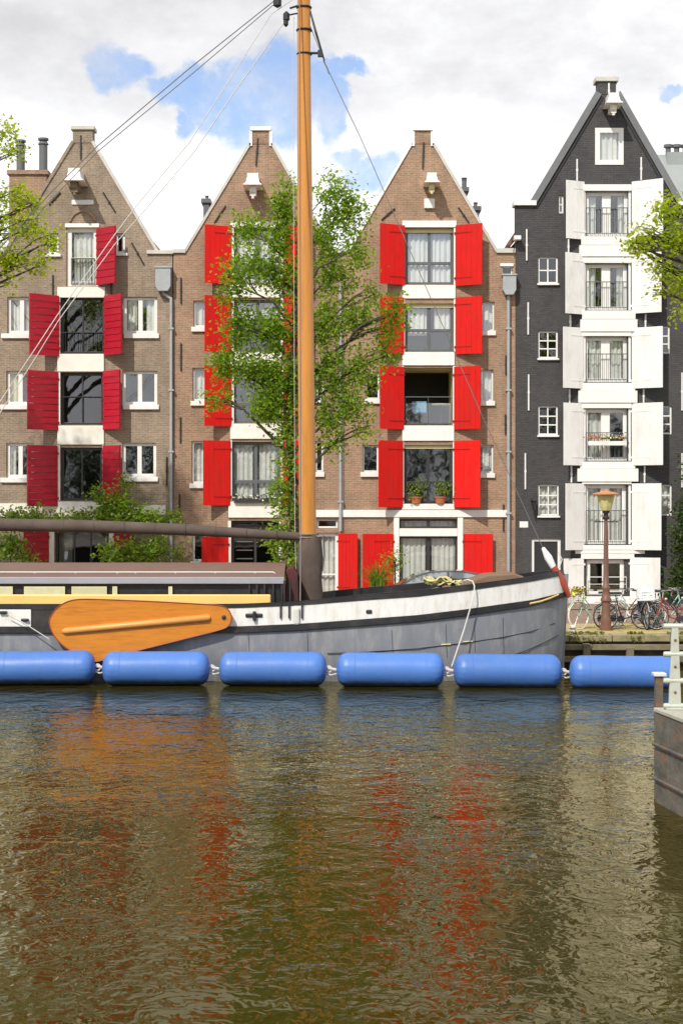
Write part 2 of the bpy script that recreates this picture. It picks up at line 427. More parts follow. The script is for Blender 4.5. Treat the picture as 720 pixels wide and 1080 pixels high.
# ------------------------------------------------------------------ setting
def sheet(name, x0, x1, y0, y1, z, mat):
    o = MB().quad((x0, y0, z), (x1, y0, z), (x1, y1, z), (x0, y1, z)).build(name, mat)
    o['kind'] = 'structure'; return o

# water
wm, nt, b = new_mat('canal_water')
N = nt.nodes.new; L = nt.links.new
b.inputs['Base Color'].default_value = (.030, .0235, .0028, 1)
b.inputs['Roughness'].default_value = .035
b.inputs['IOR'].default_value = 1.27
b.inputs['Specular IOR Level'].default_value = .5; b.inputs['Specular Tint'].default_value = (1, .93, .68, 1)
tc = N('ShaderNodeTexCoord')
def wn(scale, str_, rot, detail=2, dist=.0):
    mp = N('ShaderNodeMapping'); L(tc.outputs['Object'], mp.inputs[0])
    mp.inputs['Rotation'].default_value = (0, 0, R(rot)); mp.inputs['Scale'].default_value = str_
    n = N('ShaderNodeTexNoise'); n.inputs['Scale'].default_value = scale; n.inputs['Detail'].default_value = detail
    n.inputs['Roughness'].default_value = .5; n.inputs['Distortion'].default_value = dist
    L(mp.outputs[0], n.inputs['Vector']); return n.outputs['Fac']
WAVES = [(.7, (1, .8, 1), 25, 0, .3, .012), (2.2, (1, .7, 1), -42, 0, .9, .0160), (5.2, (1, .8, 1), 30, 1, 1.2, .0125), (10, (1, .8, 1), -10, 0, .6, .0020)]
acc = None
for (sc_, st_, ro_, de_, di_, am_) in WAVES:
    f = wn(sc_, st_, ro_, de_, di_)
    mlt = N('ShaderNodeMath'); mlt.operation = 'MULTIPLY'; L(f, mlt.inputs[0]); mlt.inputs[1].default_value = am_
    if acc is None: acc = mlt.outputs[0]
    else:
        ad = N('ShaderNodeMath'); L(acc, ad.inputs[0]); L(mlt.outputs[0], ad.inputs[1]); acc = ad.outputs[0]
# calmer and rougher patches of ripples
cat = wn(.22, (1, 1.6, 1), 8, 3)
rr = N('ShaderNodeMapRange'); rr.inputs[1].default_value = .35; rr.inputs[2].default_value = .65; rr.inputs[3].default_value = .5; rr.inputs[4].default_value = 1.4
L(cat, rr.inputs[0])
m2 = N('ShaderNodeMath'); m2.operation = 'MULTIPLY'; L(acc, m2.inputs[0]); L(rr.outputs[0], m2.inputs[1])
bp = N('ShaderNodeBump'); bp.inputs['Strength'].default_value = 1; bp.inputs['Distance'].default_value = 1.0
L(m2.outputs[0], bp.inputs['Height']); L(bp.outputs[0], b.inputs['Normal'])
b.inputs['Specular IOR Level'].default_value = 0
gl = N('ShaderNodeBsdfGlossy'); gl.inputs['Roughness'].default_value = .03; gl.inputs['Color'].default_value = (1, .91, .62, 1)
L(bp.outputs[0], gl.inputs['Normal'])
fr = N('ShaderNodeFresnel'); fr.inputs['IOR'].default_value = 1.25; L(bp.outputs[0], fr.inputs['Normal'])
fm_ = N('ShaderNodeMath'); fm_.operation = 'MULTIPLY'; fm_.use_clamp = True; L(fr.outputs[0], fm_.inputs[0]); fm_.inputs[1].default_value = 1.05
ms = N('ShaderNodeMixShader'); L(fm_.outputs[0], ms.inputs[0]); L(b.outputs[0], ms.inputs[1]); L(gl.outputs[0], ms.inputs[2])
L(ms.outputs[0], nt.nodes['Material Output'].inputs['Surface'])
sheet('water', -300, 300, -24.5, 43.6, 0, wm)

# land: one sheet to the horizon, the street on it
g = MB(); g.quad((-1500, 43.5, QZ - .03), (1500, 43.5, QZ - .03), (1500, 3000, QZ - .03), (-1500, 3000, QZ - .03))
g.build('ground', M['ground'])['kind'] = 'structure'
sheet('pavement', -60, 60, 43.95, 47.9, QZ, M['pave'])
sheet('road', -60, 60, 48.05, 55.0, QZ - .02, M['road'])
k = MB()
for i in range(-40, 41):
    k.box(i * 1.2 - .6, i * 1.2 + .592, 47.9, 48.05, QZ - .2, QZ + .012)
k.build('kerb', M['kerb'], bevel=.01)['kind'] = 'structure'
sheet('pavement', -60, 60, 55.0, 58.39, QZ + .004, M['road'])
# quay wall with stone capping
qw = empty('quay_wall', (0, 43.4, 0), 'old brick canal wall with mossy stone capping below the parked bicycles', 'wall')
MB().box(-60, 60, 43.5, 43.95, -1, QZ - .16).build('wall', M['quaywall'], qw)
cp = MB()
x = -60
while x < 60:
    w = random.uniform(.9, 1.5); dz = random.uniform(-.012, .012)
    cp.box(x, x + w - .015, 43.38 + random.uniform(-.02, .02), 43.955, QZ - .16, QZ + .01 + dz); x += w
cp.build('capping', M['kerb'], qw, bevel=.02)
tb = MB()
tb.box(3.2, 13, 43.2, 43.36, .42, .56); tb.box(3.4, 12, 43.14, 43.3, .12, .27)
for i in range(9): tb.box(3.9 + i * 1.1, 4.08 + i * 1.1, 43.1, 43.37, -.5, .5 + random.uniform(-.03, .1))
tb.build('timber_fendering', M['wood'], qw, bevel=.015)
# grass along the edge
P = []
for i in range(1500):
    x = random.uniform(2.5, 12); P.append((x + random.gauss(0, .03), 43.46 + abs(random.gauss(0, .12)), QZ + .03 + random.uniform(0, .05)))
for i in range(700):
    x = random.uniform(2.5, 12); P.append((x, 43.33, QZ - random.uniform(0, .16)))
P = [p for p in P if math.sin(p[0] * 2.3) + math.sin(p[0] * 5.1 + 1) > -.4]
o = leaf_mesh('grass', np.array(P), .075, M['grass'], None, base=(0, 0, 0), updir=0.0)
tag(o, 'sparse olive grass and moss growing along the canal edge', 'grass', kind='stuff')

# ------------------------------------------------------------------ houses
def facade(parent, x0, x1, shoulder, sl, sr, neck, holes, mat, thick=.35, z0=None):
    """x0..sr in metres; neck=(xl, xr, z_slope_top); holes (x0,x1,z0,z1)"""
    zb = QZ - .02
    nl, nr, zn = neck
    xs = sorted({x0, x1, sl, sr, *[h[0] for h in holes], *[h[1] for h in holes]})
    zs = sorted({zb, shoulder, zn, *[h[2] for h in holes], *[h[3] for h in holes]})
    bm = bmesh.new(); vd = {}
    def V(x, z):
        kk = (round(x, 4), round(z, 4))
        if kk not in vd: vd[kk] = bm.verts.new((x, F, z))
        return vd[kk]
    for i in range(len(xs) - 1):
        for j in range(len(zs) - 1):
            cx = (xs[i] + xs[i + 1]) / 2; cz = (zs[j] + zs[j + 1]) / 2
            if cz > shoulder and (cx < sl or cx > sr): continue
            if any(h[0] < cx < h[1] and h[2] < cz < h[3] for h in holes): continue
            if xs[i + 1] - xs[i] < 1e-5 or zs[j + 1] - zs[j] < 1e-5: continue
            bm.faces.new((V(xs[i], zs[j]), V(xs[i + 1], zs[j]), V(xs[i + 1], zs[j + 1]), V(xs[i], zs[j + 1])))
    for (px, pz, qx, qz, sgn) in ((sl, shoulder, nl, zn, -1), (sr, shoulder, nr, zn, 1)):
        fs = [f for f in bm.faces if f.calc_center_median().z > shoulder]
        geom = set(fs)
        for f in fs: geom.update(f.edges); geom.update(f.verts)
        d = Vector((qx - px, 0, qz - pz)).normalized()
        nrm = Vector((d.z, 0, -d.x)) * sgn
        if sgn < 0: nrm = Vector((-d.z, 0, d.x))
        bmesh.ops.bisect_plane(bm, geom=list(geom), plane_co=(px, F, pz), plane_no=nrm, clear_outer=True)
    r = bmesh.ops.extrude_face_region(bm, geom=bm.faces[:])
    bmesh.ops.translate(bm, verts=[v for v in r['geom'] if isinstance(v, bmesh.types.BMVert)], vec=(0, thick, 0))
    bmesh.ops.recalc_face_normals(bm, faces=bm.faces)
    bs = BASE[parent.name]
    for v in bm.verts: v.co -= bs
    me = bpy.data.meshes.new('wall'); bm.to_mesh(me); bm.free(); me.materials.append(mat)
    o = bpy.data.objects.new('wall', me); COL.objects.link(o); o.parent = parent; BASE[o.name] = bs
    return o

def window(parent, x0, x1, z0, z1, nx=2, ny=1, fw=.07, mat='white', glass='glass', depth=.10, bar=.05,
           sill=None, curtain=None, tz=None, frame2=None, name='window'):
    """framed window in the wall opening; sill=(xa,xb,z0,z1) ; curtain= list of (xa,xb,za,zb)"""
    y = F + depth
    mb = MB()
    mb.box(x0, x0 + fw, y, y + .08, z0, z1); mb.box(x1 - fw, x1, y, y + .08, z0, z1)
    mb.box(x0 + fw, x1 - fw, y, y + .08, z1 - fw, z1); mb.box(x0 + fw, x1 - fw, y, y + .08, z0, z0 + fw)
    for i in range(1, nx):
        c = x0 + fw + (x1 - x0 - 2 * fw) * i / nx
        mb.box(c - bar / 2, c + bar / 2, y + .004, y + .07, z0 + fw, z1 - fw)
    hs = tz if tz else [z0 + fw + (z1 - z0 - 2 * fw) * j / ny for j in range(1, ny)]
    for c in hs:
        mb.box(x0 + fw, x1 - fw, y + .008, y + .066, c - bar / 2, c + bar / 2)
    w = mb.build(name, M[mat], parent, bevel=.008)
    MB().quad((x0 + .02, y + .04, z0 + .02), (x1 - .02, y + .04, z0 + .02), (x1 - .02, y + .04, z1 - .02), (x0 + .02, y + .04, z1 - .02)).build('pane', M[glass], w)
    if sill:
        MB().box(sill[0], sill[1], F - .09, F + .12, sill[2], sill[3]).build('sill', M['white'], w, bevel=.012)
    if curtain:
        for (xa, xb, za, zb, cm) in curtain:
            c = MB(); n = max(8, int((xb - xa) * 40)); vs = []; ph = random.uniform(0, 6)
            for i in range(n + 1):
                xx = xa + (xb - xa) * i / n
                yy = y + .16 + .03 * math.sin(i * .9 + ph) + .012 * math.sin(i * 2.1)
                vs += [(xx, yy, za), (xx, yy, zb)]
            c.add(vs, [(2 * i, 2 * i + 2, 2 * i + 3, 2 * i + 1) for i in range(n)])
            c.build('curtain', M[cm], w, smooth=True)
    return w

def railing(parent, x0, x1, z0, z1, step=.11, mat='black', yoff=-.03, horizontal=0):
    mb = MB(); y = F + yoff
    mb.box(x0, x1, y - .012, y + .012, z1 - .03, z1); 
    mb.box(x0, x1, y - .01, y + .01, z0 + .04, z0 + .065)
    if horizontal:
        for j in range(horizontal):
            zz = z0 + (z1 - z0) * (j + 1) / (horizontal + 1); mb.box(x0, x1, y - .008, y + .008, zz - .01, zz + .01)
    n = max(1, int((x1 - x0) / step))
    for i in range(n + 1):
        xx = x0 + .01 + (x1 - x0 - .02) * i / n
        mb.tube([(xx, y, z0), (xx, y, z1 - .02)], .011, 5)
    return mb.build('railing', M[mat], parent)

def shutter(parent, px_in, px_out, py0, py1, kind, angle=33):
    """hinged at px_in, opened outwards; drawn extents px_in..px_out, py0 (top) .. py1"""
    xi = fx(px_in); sgn = 1 if px_out > px_in else -1
    a = R(angle)
    w = abs(fx(px_out) - xi) * .995 / math.cos(a)
    z1, z0 = fz(py0), fz(py1)
    yh = F - .05
    angle += random.uniform(-4, 4); a = R(angle); w = abs(fx(px_out) - xi) * .995 / math.cos(a)
    mt = Matrix.Translation((xi, yh, 0)) @ Matrix.Rotation(-sgn * a if sgn > 0 else a, 4, 'Z')
    if sgn < 0: mt = mt @ Matrix.Scale(-1, 4, (1, 0, 0))
    mb = MB(); hb = MB()
    if kind == 'board':     # horizontal feather boards
        n = max(5, round((z1 - z0) / .235)); h = (z1 - z0) / n
        for i in range(n):
            za, zb = z0 + i * h, z0 + (i + 1) * h - .006
            tl = .018
            vs = [(0, -.02 - tl, za), (w, -.02 - tl, za), (w, -.02, zb), (0, -.02, zb), (0, .02, za), (w, .02, za), (w, .02, zb), (0, .02, zb)]
            mb.add(vs, [(0, 1, 2, 3), (4, 7, 6, 5), (0, 4, 5, 1), (3, 2, 6, 7), (0, 3, 7, 4), (1, 5, 6, 2)], mt)
        mat = M['crimson']
        mb.box(0, .06, .02, .045, z0, z1, mt); mb.box(w - .06, w, .02, .045, z0, z1, mt)
    else:
        n = 5
        for i in range(n):     # upright planks with fine grooves
            mb.box(w * i / n + .002, w * (i + 1) / n - .002, -.02, .02, z0, z1, mt)
        mb.box(.02, w - .02, -.012, .014, z0 + .01, z1 - .01, mt)
        for zz in (z0 + (z1 - z0) * .12, z0 + (z1 - z0) * .88):
            mb.box(.02, w - .03, .02, .045, zz - .06, zz + .06, mt)
        mat = M['red'] if kind == 'plain' else M['whitesh']
    s = mb.build('shutter', mat, parent, bevel=.004)
    for zz in (z0 + (z1 - z0) * .13, z0 + (z1 - z0) * .87):
        hb = MB(); hb.box(-.03, w * .62, -.030, -.0215, zz - .016, zz + .016, mt)
        hb.box(-.04, .01, -.035, .03, zz - .035, zz + .035, mt)
        hb.build('hinge', {'board': M['crimson'], 'plain': M['redhinge'], 'white': M['whitesh']}[kind], s)
    return s

def hoist(parent, px, py, sc=1.0, tilt=0, bracket=True, body='cream'):
    """hood over the hoisting beam: beam sticks out of the wall, flared wooden hood on it"""
    x = fx(px); z = fz(py)
    b_ = MB(); b_.box(x - .10 * sc, x + .10 * sc, F - .95 * sc, F + .05, z - .12, z + .1)
    bm_ = b_.build('hoist_beam', M[body], parent, bevel=.01)
    h = MB()
    y0, y1 = F - 1.12 * sc, F - .002
    def lv(zz, hw, yy): return [(x - hw, yy, zz), (x + hw, yy, zz), (x + hw, y1, zz), (x - hw, y1, zz)]
    L0 = lv(z + .10 * sc, .34 * sc, y0 - .06); L1 = lv(z + .20 * sc, .24 * sc, y0 + .04); L2 = lv(z + .42 * sc, .19 * sc, y0 + .12); L3 = lv(z + .54 * sc, .20 * sc, y0 + .12)
    vs = L0 + L1 + L2 + L3; fs = [(0, 1, 2, 3), (12, 13, 14, 15)]
    for k_ in range(3):
        for i in range(4):
            a = k_ * 4 + i; c = k_ * 4 + (i + 1) % 4; fs.append((a, c, c + 4, a + 4))
    h.add(vs, fs); h.build('hood', M['white'], bm_)
    w = MB(); w.prism([(x - .14 * sc, z + .1 * sc), (x + .14 * sc, z + .1 * sc), (x + .10 * sc, z - .25 * sc), (x - .10 * sc, z - .25 * sc)], F - .9 * sc, F - .8 * sc)
    w.lathe((x, F - .85 * sc, z - .36 * sc), [(.0, 0), (.05, .02), (.05, .1), (.02, .14)], 10)
    w.build('pulley', M[body], bm_)
    return bm_

def anchor(parent, px0, py0, px1, py1, mat='anchor', w=.028):
    mb = MB(); a = (fx(px0), F - .03, fz(py0)); c = (fx(px1), F - .03, fz(py1))
    mb.tube([a, c], w, 6); m_ = Vector(a).lerp(Vector(c), .5)
    mb.box(m_.x - .035, m_.x + .035, F - .05, F + .01, m_.z - .035, m_.z + .035)
    return mb.build('wall_anchor', M[mat], parent)

def slopecop(parent, mat, x0, z0, x1, z1, w=.10, out=.05, back=.4, sgn=1):
    """coping along a gable slope"""
    d = Vector((x1 - x0, 0, z1 - z0)); n = Vector((-d.z, 0, d.x)).normalized()
    if n.z < 0: n = -n
    a = Vector((x0, 0, z0)); b_ = Vector((x1, 0, z1))
    pts = [a - n * w * .6, b_ - n * w * .6, b_ + n * w * .4, a + n * w * .4]
    return MB().prism([(p.x, p.z) for p in pts], F - out, F + back).build('coping', M[mat], parent)

def shell(parent, x0, x1, zs, sl, sr, xa, za, slabs, brick, roofmat='tile', depth=12, drop=0):
    """side walls, back wall, floors and the roof behind the street gable"""
    mb = MB(); e = .015
    if drop:      # the roof slopes run on below the shoulder stones of the gable
        k_ = (xa - sl) / (za - zs); zs = zs - drop; sl = max(x0 + e, sl - drop * k_ * .9); sr = min(x1 - e, sr + drop * k_ * .9)
    mb.box(x0 + e, x0 + .25, F + .35, F + depth, QZ, zs - .05); mb.box(x1 - .25, x1 - e, F + .35, F + depth, QZ, zs - .05)
    mb.prism([(x0 + e, QZ), (x1 - e, QZ), (x1 - e, zs - .05), (xa, za - .35), (x0 + e, zs - .05)], F + depth, F + depth + .3)
    mb.build('rear_wall', brick, parent)
    fl = MB()
    for z in slabs: fl.box(x0 + .25, x1 - .25, F + .355, F + depth - .02, z - .12, z + .12)
    fl.box(x0 + .25, x1 - .25, F + 4.0, F + 4.15, QZ, zs - .06)
    fl.box((x0+x1)/2 - 1.2, (x0+x1)/2 - 1.1, F + .36, F + 4, QZ, zs - .07); fl.box((x0+x1)/2 + 1.1, (x0+x1)/2 + 1.2, F + .36, F + 4, QZ, zs - .07)
    fl.build('inner_floor', M['interior'], parent)
    rf = MB(); t = .16
    for (ex, s_) in ((sl, 1), (sr, -1)):
        rf.prism([(ex - s_ * .25, zs - .12 - .42), (xa, za - .42), (xa, za - .2), (ex - s_ * .25, zs - .32)], F + .36, F + depth + .4)
    rf.build('roof', M[roofmat], parent)
    ft = MB()
    if sl - x0 > .05: ft.box(x0 + e, sl, F + .36, F + depth, zs - .3, zs - .1)
    if x1 - sr > .05: ft.box(sr, x1 - e, F + .36, F + depth, zs - .3, zs - .1)
    if ft.v: ft.build('gutter', M['zinc'], parent)

def H(l): return [(fx(a), fx(b), fz(d), fz(c)) for (a, b, c, d) in l]   # px x0,x1,ytop,ybot
def W(parent, q, **k):
    a, b, c, d = q
    if 'sill' in k and k['sill']:
        s_ = k['sill']; k['sill'] = (fx(s_[0]), fx(s_[1]), fz(s_[3]), fz(s_[2]))
    if 'curtain' in k and k['curtain']:
        k['curtain'] = [(fx(e[0]), fx(e[1]), fz(e[3]), fz(e[2]), e[4]) for e in k['curtain']]
    if 'tz' in k and k['tz']: k['tz'] = [fz(t) for t in k['tz']]
    return window(parent, fx(a), fx(b), fz(d), fz(c), **k)
def PB(name, parent, mat, x0, x1, y0, y1, out=.05, back=.1, bevel=.01):
    """board on the facade from pixels"""
    return MB().box(fx(x0), fx(x1), F - out, F + back, fz(y1), fz(y0)).build(name, M[mat], parent, bevel=bevel)
def downpipe(parent, px, py0, py1, hopper=None):
    x = fx(px)
    mb = MB(); y = F - .12
    mb.tube([(x, y, fz(py0)), (x, y, fz(py1))], .055, 10)
    for z in np.arange(fz(py1) + 1, fz(py0), 2.1):
        mb.box(x - .09, x + .09, y - .07, F, z - .03, z + .03)
    if hopper and abs(hopper[4] - px) > 2:
        mb.tube([(fx(hopper[4]), y, fz(hopper[3])), (fx(hopper[4]), y, fz(hopper[3]) - .08), (x, y, fz(py0) + .02), (x, y, fz(py0) - .2)], .055, 10)
    p = mb.build('downpipe', M['zinc'], parent, smooth=True)
    if hopper:
        a, b_, c, d, _ = hopper
        h = MB(); h.prism([(fx(a), fz(c)), (fx(b_), fz(c)), (fx(b_), fz(d - 5)), (fx(b_ - 3), fz(d)), (fx(a + 3), fz(d)), (fx(a), fz(d - 5))], F - .34, F - .002)
        h.box(fx(a) - .03, fx(b_) + .03, F - .37, F - .003, fz(c), fz(c) + .06)
        h.build('hopper', M['zinc'], p, bevel=.01)
    return p

def neckcap(parent, brick, a, b, ytop, yneck, capy, capmat='coping', sides=False, over=2):
    """brick neck with stone cap at the top of the gable"""
    n = MB().box(fx(a), fx(b), F - .02, F + .5, fz(yneck) - .02, fz(ytop)).build('neck', brick, parent)
    MB().box(fx(a - over), fx(b + over), F - .09, F + .58, fz(ytop) - .002, fz(capy)).build('cap', M[capmat], n, bevel=.015)
    if sides:
        for s0, s1 in ((fx(a) - .10, fx(a) + .003), (fx(b) - .003, fx(b) + .10)):
            MB().box(s0, s1, F - .05, F + .42, fz(yneck) - .1, fz(ytop) - .01).build('side_trim', M['white'], n)

def interior_recess(parent, q, mat='soffit'):
    a, b, c, d = q
    x0, x1, z0, z1 = fx(a), fx(b), fz(d), fz(c)
    mb = MB(); t = .05
    mb.box(x0 - t, x1 + t, F + .36, F + 2.2, z1, z1 + t); mb.box(x0 - t, x0, F + .36, F + 2.2, z0, z1); mb.box(x1, x1 + t, F + .36, F + 2.2, z0, z1)
    mb.box(x0 - t, x1 + t, F + .36, F + 2.2, z0 - t, z0)
    return mb.build('loggia', M[mat], parent)

# ---------------- house A (left, crimson boarded shutters)
hA = empty('brick_house', ((fx(-8) + fx(182)) / 2, F, QZ), 'brown brick warehouse with dark crimson boarded shutters, at the left end of the row', 'house')
A_open = [(64, 110, 313, 373), (64, 109, 393, 448), (64, 108, 472, 528)]
A_attic = (70, 104, 239, 302)
A_win = [(8, 38, 313, 352), (130, 166, 313, 352), (7, 36, 391, 427), (129, 166, 391, 427), (7, 36, 467, 504), (129, 165, 467, 503)]
A_small = [(50, 62, 246, 268), (122, 132, 246, 267)]
A_ground = (58, 115, 556, 639)
holes = H(A_open + [A_attic] + A_win + A_small + [A_ground])
facade(hA, fx(-8), fx(182), fz(266), fx(5), fx(167), (fx(77), fx(98), fz(149)), holes, M['brickA'])
neckcap(hA, M['brickA'], 77, 98, 137, 150, 133)
slopecop(hA, 'coping', fx(167), fz(266), fx(98), fz(149)); slopecop(hA, 'brickA', fx(5), fz(266), fx(77), fz(149))
PB('shoulder_cap', hA, 'coping', 155, 183, 264, 268, .08, .45); PB('shoulder_cap', hA, 'coping', -8, 6, 264, 268, .08, .45)
shell(hA, fx(-8), fx(182), fz(266), fx(5), fx(167), fx(87.5), fz(145), [fz(p) for p in (307, 382, 459, 537)], M['brickA'])
W(hA, A_attic, nx=1, ny=1, fw=.18, sill=None, tz=[272], curtain=[(77, 98, 246, 300, 'curtain')])
railing(hA, fx(75), fx(100), fz(300), fz(272), .1, 'black', .05)
for q in A_open:
    W(hA, q, nx=2, ny=1, fw=.09, mat='darkframe', glass='darkglass', depth=.18)
railing(hA, fx(65), fx(109.5), fz(373), fz(350), .13, 'black', .05)
railing(hA, fx(65), fx(108.5), fz(448), fz(418), .6, 'black', .05)
for q, cu in zip(A_win, (1, 1, 2, 0, 1, 0)):
    c_ = None
    if cu == 1: c_ = [(q[0] + 3, q[0] + 14, q[2], q[3], 'curtain'), (q[1] - 12, q[1] - 2, q[2], q[3], 'curtain')]
    if cu == 2: c_ = [(q[0] + 3, q[0] + 14, q[2], q[3], 'ycurtain')]
    if q[2] > 450 and q[0] < 50: c_ = [(q[0] + 2, q[0] + 9, q[2], q[3], 'curtain')]
    W(hA, q, nx=2, ny=1, fw=.11, bar=.15, sill=(q[0] - 6 if q[0] < 50 else q[0] + 1, q[1] + 2 if q[0] > 50 else q[1], q[3], q[3] + 5), curtain=c_)
for q in A_small: W(hA, q, nx=1, fw=.08, sill=(q[0] - 2, q[1] + 3, q[3], q[3] + 3))
for q in ((61, 111, 303, 314), (61, 110, 373.5, 392), (61, 110, 449, 469), (59, 110, 529, 545)):
    PB('panel', hA, 'cream', *q, .06, .1)
for (a, b, c, d) in ((61, 64, 314, 373), (110, 112, 314, 373), (61, 64, 392.5, 448), (109, 111, 392.5, 448), (60, 63.8, 469.5, 528), (108.2, 110, 469.5, 528)):
    PB('jamb', hA, 'cream', a, b, c, d, .03, .1)
for (i_, o_, a, b) in ((62.5, 36, 312, 376), (110.5, 131, 312, 375), (61.5, 34, 392, 454), (109.5, 129, 391, 453), (61, 34, 470, 534), (109, 129, 470, 530)):
    shutter(hA, i_, o_, a, b, 'board', 42)
shutter(hA, 102.5, 124.5, 241, 301, 'board', 42)
PB('lintel', hA, 'white', 69, 105, 236, 240, .06); PB('panel', hA, 'white', 76, 99, 211, 216, .04)
ar = MB(); ar.ring((fx(87.5), F - .012, fz(236)), .43, .05, 'y', 16, 6, a0=R(10), a1=R(170)); ar.build('arch', M['brickB'], hA)
hoist(hA, 83, 200, 1.0, body='wood')
anchor(hA, 85.5, 143, 85.5, 168); anchor(hA, 109, 203, 122, 224); anchor(hA, 52, 216, 64, 203); anchor(hA, 139, 256, 152, 279); anchor(hA, 56, 290, 56, 312); anchor(hA, 118, 290, 118, 311)
anchor(hA, 176, 482, 176, 512)
PB('cornice', hA, 'cream', -8, 59, 531, 545, .06)
PB('cornice', hA, 'cream', 110.5, 175, 533, 543, .06)
for a in (52, 115.2): PB('door_post', hA, 'cream', a, a + 5.5, 556, 638, .04, .12)
gw = W(hA, A_ground, nx=3, ny=1, fw=.08, mat='darkframe', glass='darkglass', depth=.2, curtain=[(61, 75, 558, 638, 'curtain')])
for (i_, o_) in ((51.5, 28), (121, 142)): shutter(hA, i_, o_, 557, 628, 'board', 25)
downpipe(hA, 181, 316, 638, (165, 181, 284, 308, 173))

# ---------------- house B
hB = empty('brick_house', (fx(275), F, QZ), 'reddish brick warehouse with bright red shutters, half hidden by the green street tree', 'house')
B_open = [(247, 296, 240, 300), (247, 296, 316, 371), (246, 295, 388, 446), (244, 295, 466, 528)]
B_small = [(204, 218, 317, 345), (203, 218, 388, 423), (202, 217, 465, 510), (332, 341, 465, 498), (333, 341, 388, 420), (203, 217, 562, 592)]
B_ground = [(244, 294, 549, 639), (333, 357, 562, 639), (334, 356, 547.5, 557)]
facade(hB, fx(183), fx(361.5), fz(265), fx(195), fx(351), (fx(264), fx(287), fz(151)), H(B_open + B_small + B_ground), M['brickB'])
neckcap(hB, M['brickB'], 266, 284, 138, 151, 134, 'white', True)
slopecop(hB, 'coping', fx(195), fz(265), fx(263.5), fz(151), .09); slopecop(hB, 'coping', fx(351), fz(265), fx(287), fz(151))
PB('shoulder_cap', hB, 'coping', 182.5, 196, 263, 267, .08, .45); PB('shoulder_cap', hB, 'coping', 350, 361.5, 263, 267, .08, .45)
shell(hB, fx(183), fx(361.5), fz(265), fx(195), fx(351), fx(275), fz(146), [fz(p) for p in (307, 379, 456, 539)], M['brickB'])
hoist(hB, 268, 204, .95)
for i, q in enumerate(B_open):
    W(hB, q, nx=2, fw=.09, bar=.12, mat='greyframe', depth=.16, tz=[q[3] - 20], curtain=([(q[0] + 3, q[0] + 22, q[2], q[3], 'curtain'), (q[1] - 22, q[1] - 3, q[2], q[3], 'curtain')] if i in (0, 3) else [(q[0] + 3, q[1] - 3, q[2], q[2] + 20, 'curtain')] if i == 1 else None))
for i, q in enumerate(B_small): W(hB, q, nx=1, fw=.07, sill=(q[0] - 2, q[1] + 1, q[3], q[3] + 5), curtain=[(q[0] + 2, q[1] - 2, q[2], q[3], 'curtain')] if i in (1, 2, 0) else None)
for q in ((243, 297, 234, 240), (243, 297, 300.5, 314), (243, 297, 371.5, 386), (243, 297, 447, 463), (241, 297, 529, 546)):
    PB('panel', hB, 'cream', *q, .06, .1)
for (a, b) in ((240, 300), (314, 371), (386, 446.8), (463.2, 528)):
    PB('jamb', hB, 'cream', 243.5, 246.8 if a < 400 else 244.8, a + .3, b, .03, .1); PB('jamb', hB, 'cream', 296.2, 299, a + .3, b, .03, .1)
for (i_, o_, a, b) in ((244, 217, 239, 300), (299, 325, 239, 300), (244, 217, 313, 372), (299, 325, 313, 372), (244, 217, 386.5, 450), (299, 325, 386.5, 450), (243, 215.5, 465, 533), (298.5, 324, 465, 533)):
    shutter(hB, i_, o_, a, b, 'plain', 27)
shutter(hB, 241, 213, 566, 630, 'plain', 15)
W(hB, B_ground[0], nx=2, fw=.08, bar=.08, mat='darkframe', glass='darkglass', depth=.2, tz=[555, 561])
for q in ((240.5, 243.8, 549.5, 638), (294.2, 297, 549.5, 638)): PB('door_post', hB, 'cream', *q, .04, .12)
W(hB, B_ground[2], nx=1, fw=.06, mat='white', glass='darkglass')
W(hB, B_ground[1], nx=1, fw=.12, mat='white', tz=[606], curtain=[(335, 355, 563, 638, 'curtain')], name='door')
PB('cornice', hB, 'white', 332, 361.4, 538, 545.5, .07)
shutter(hB, 356.5, 377, 562.5, 628, 'plain', 12)
downpipe(hB, 359, 300, 560)
for (a, b, c) in ((191, 293, 320), (191, 362, 391), (190.5, 440, 467), (189.5, 521, 546)): anchor(hB, a, b, a, c)
anchor(hB, 272, 146, 270, 175); anchor(hB, 226, 235, 238, 217); anchor(hB, 313, 218, 325, 236)
shv = MB()
for i in range(5): shv.box(fx(248), fx(266), F + .32, F + .5, fz(572 + i * 9), fz(571 + i * 9))
shv.build('shelf_rack', M['white'], hB)

# ---------------- house C
hC = empty('brick_house', (fx(450), F, QZ), 'brick warehouse with bright red shutters and an open loggia, right of the mast', 'house')
C_open = [(427, 478, 241, 300), (427, 478, 320, 371), (426, 477, 388, 448), (426, 477, 469, 531)]
C_small = [(507, 521, 318, 349), (507, 520, 390, 423), (505, 520, 469, 499), (385, 400, 392, 421), (382, 399, 469, 498)]
C_ground = [(421, 482, 547.5, 557), (421, 482, 566, 639)]
C_vent = (529, 540, 281, 291)
facade(hC, fx(361.6), fx(543), fz(265), fx(367), fx(524), (fx(434), fx(457), fz(151)), H(C_open + C_small + C_ground + [C_vent]), M['brickC'])
neckcap(hC, M['brickC'], 437, 454, 138, 151, 133, 'white', True)
slopecop(hC, 'white', fx(367), fz(265), fx(433.5), fz(151), .09); slopecop(hC, 'coping', fx(524), fz(265), fx(457), fz(151))
PB('shoulder_cap', hC, 'coping', 523, 543, 262, 267, .08, .45); PB('shoulder_cap', hC, 'coping', 361.6, 368, 263, 267, .08, .45)
shell(hC, fx(361.6), fx(543), fz(265), fx(367), fx(524), fx(445.5), fz(146), [fz(p) for p in (308, 378, 456, 540)], M['brickC'])
hoist(hC, 454, 200, .8, body='soffit')
PB('bracket', hC, 'white', 447, 458, 210, 220, .12)
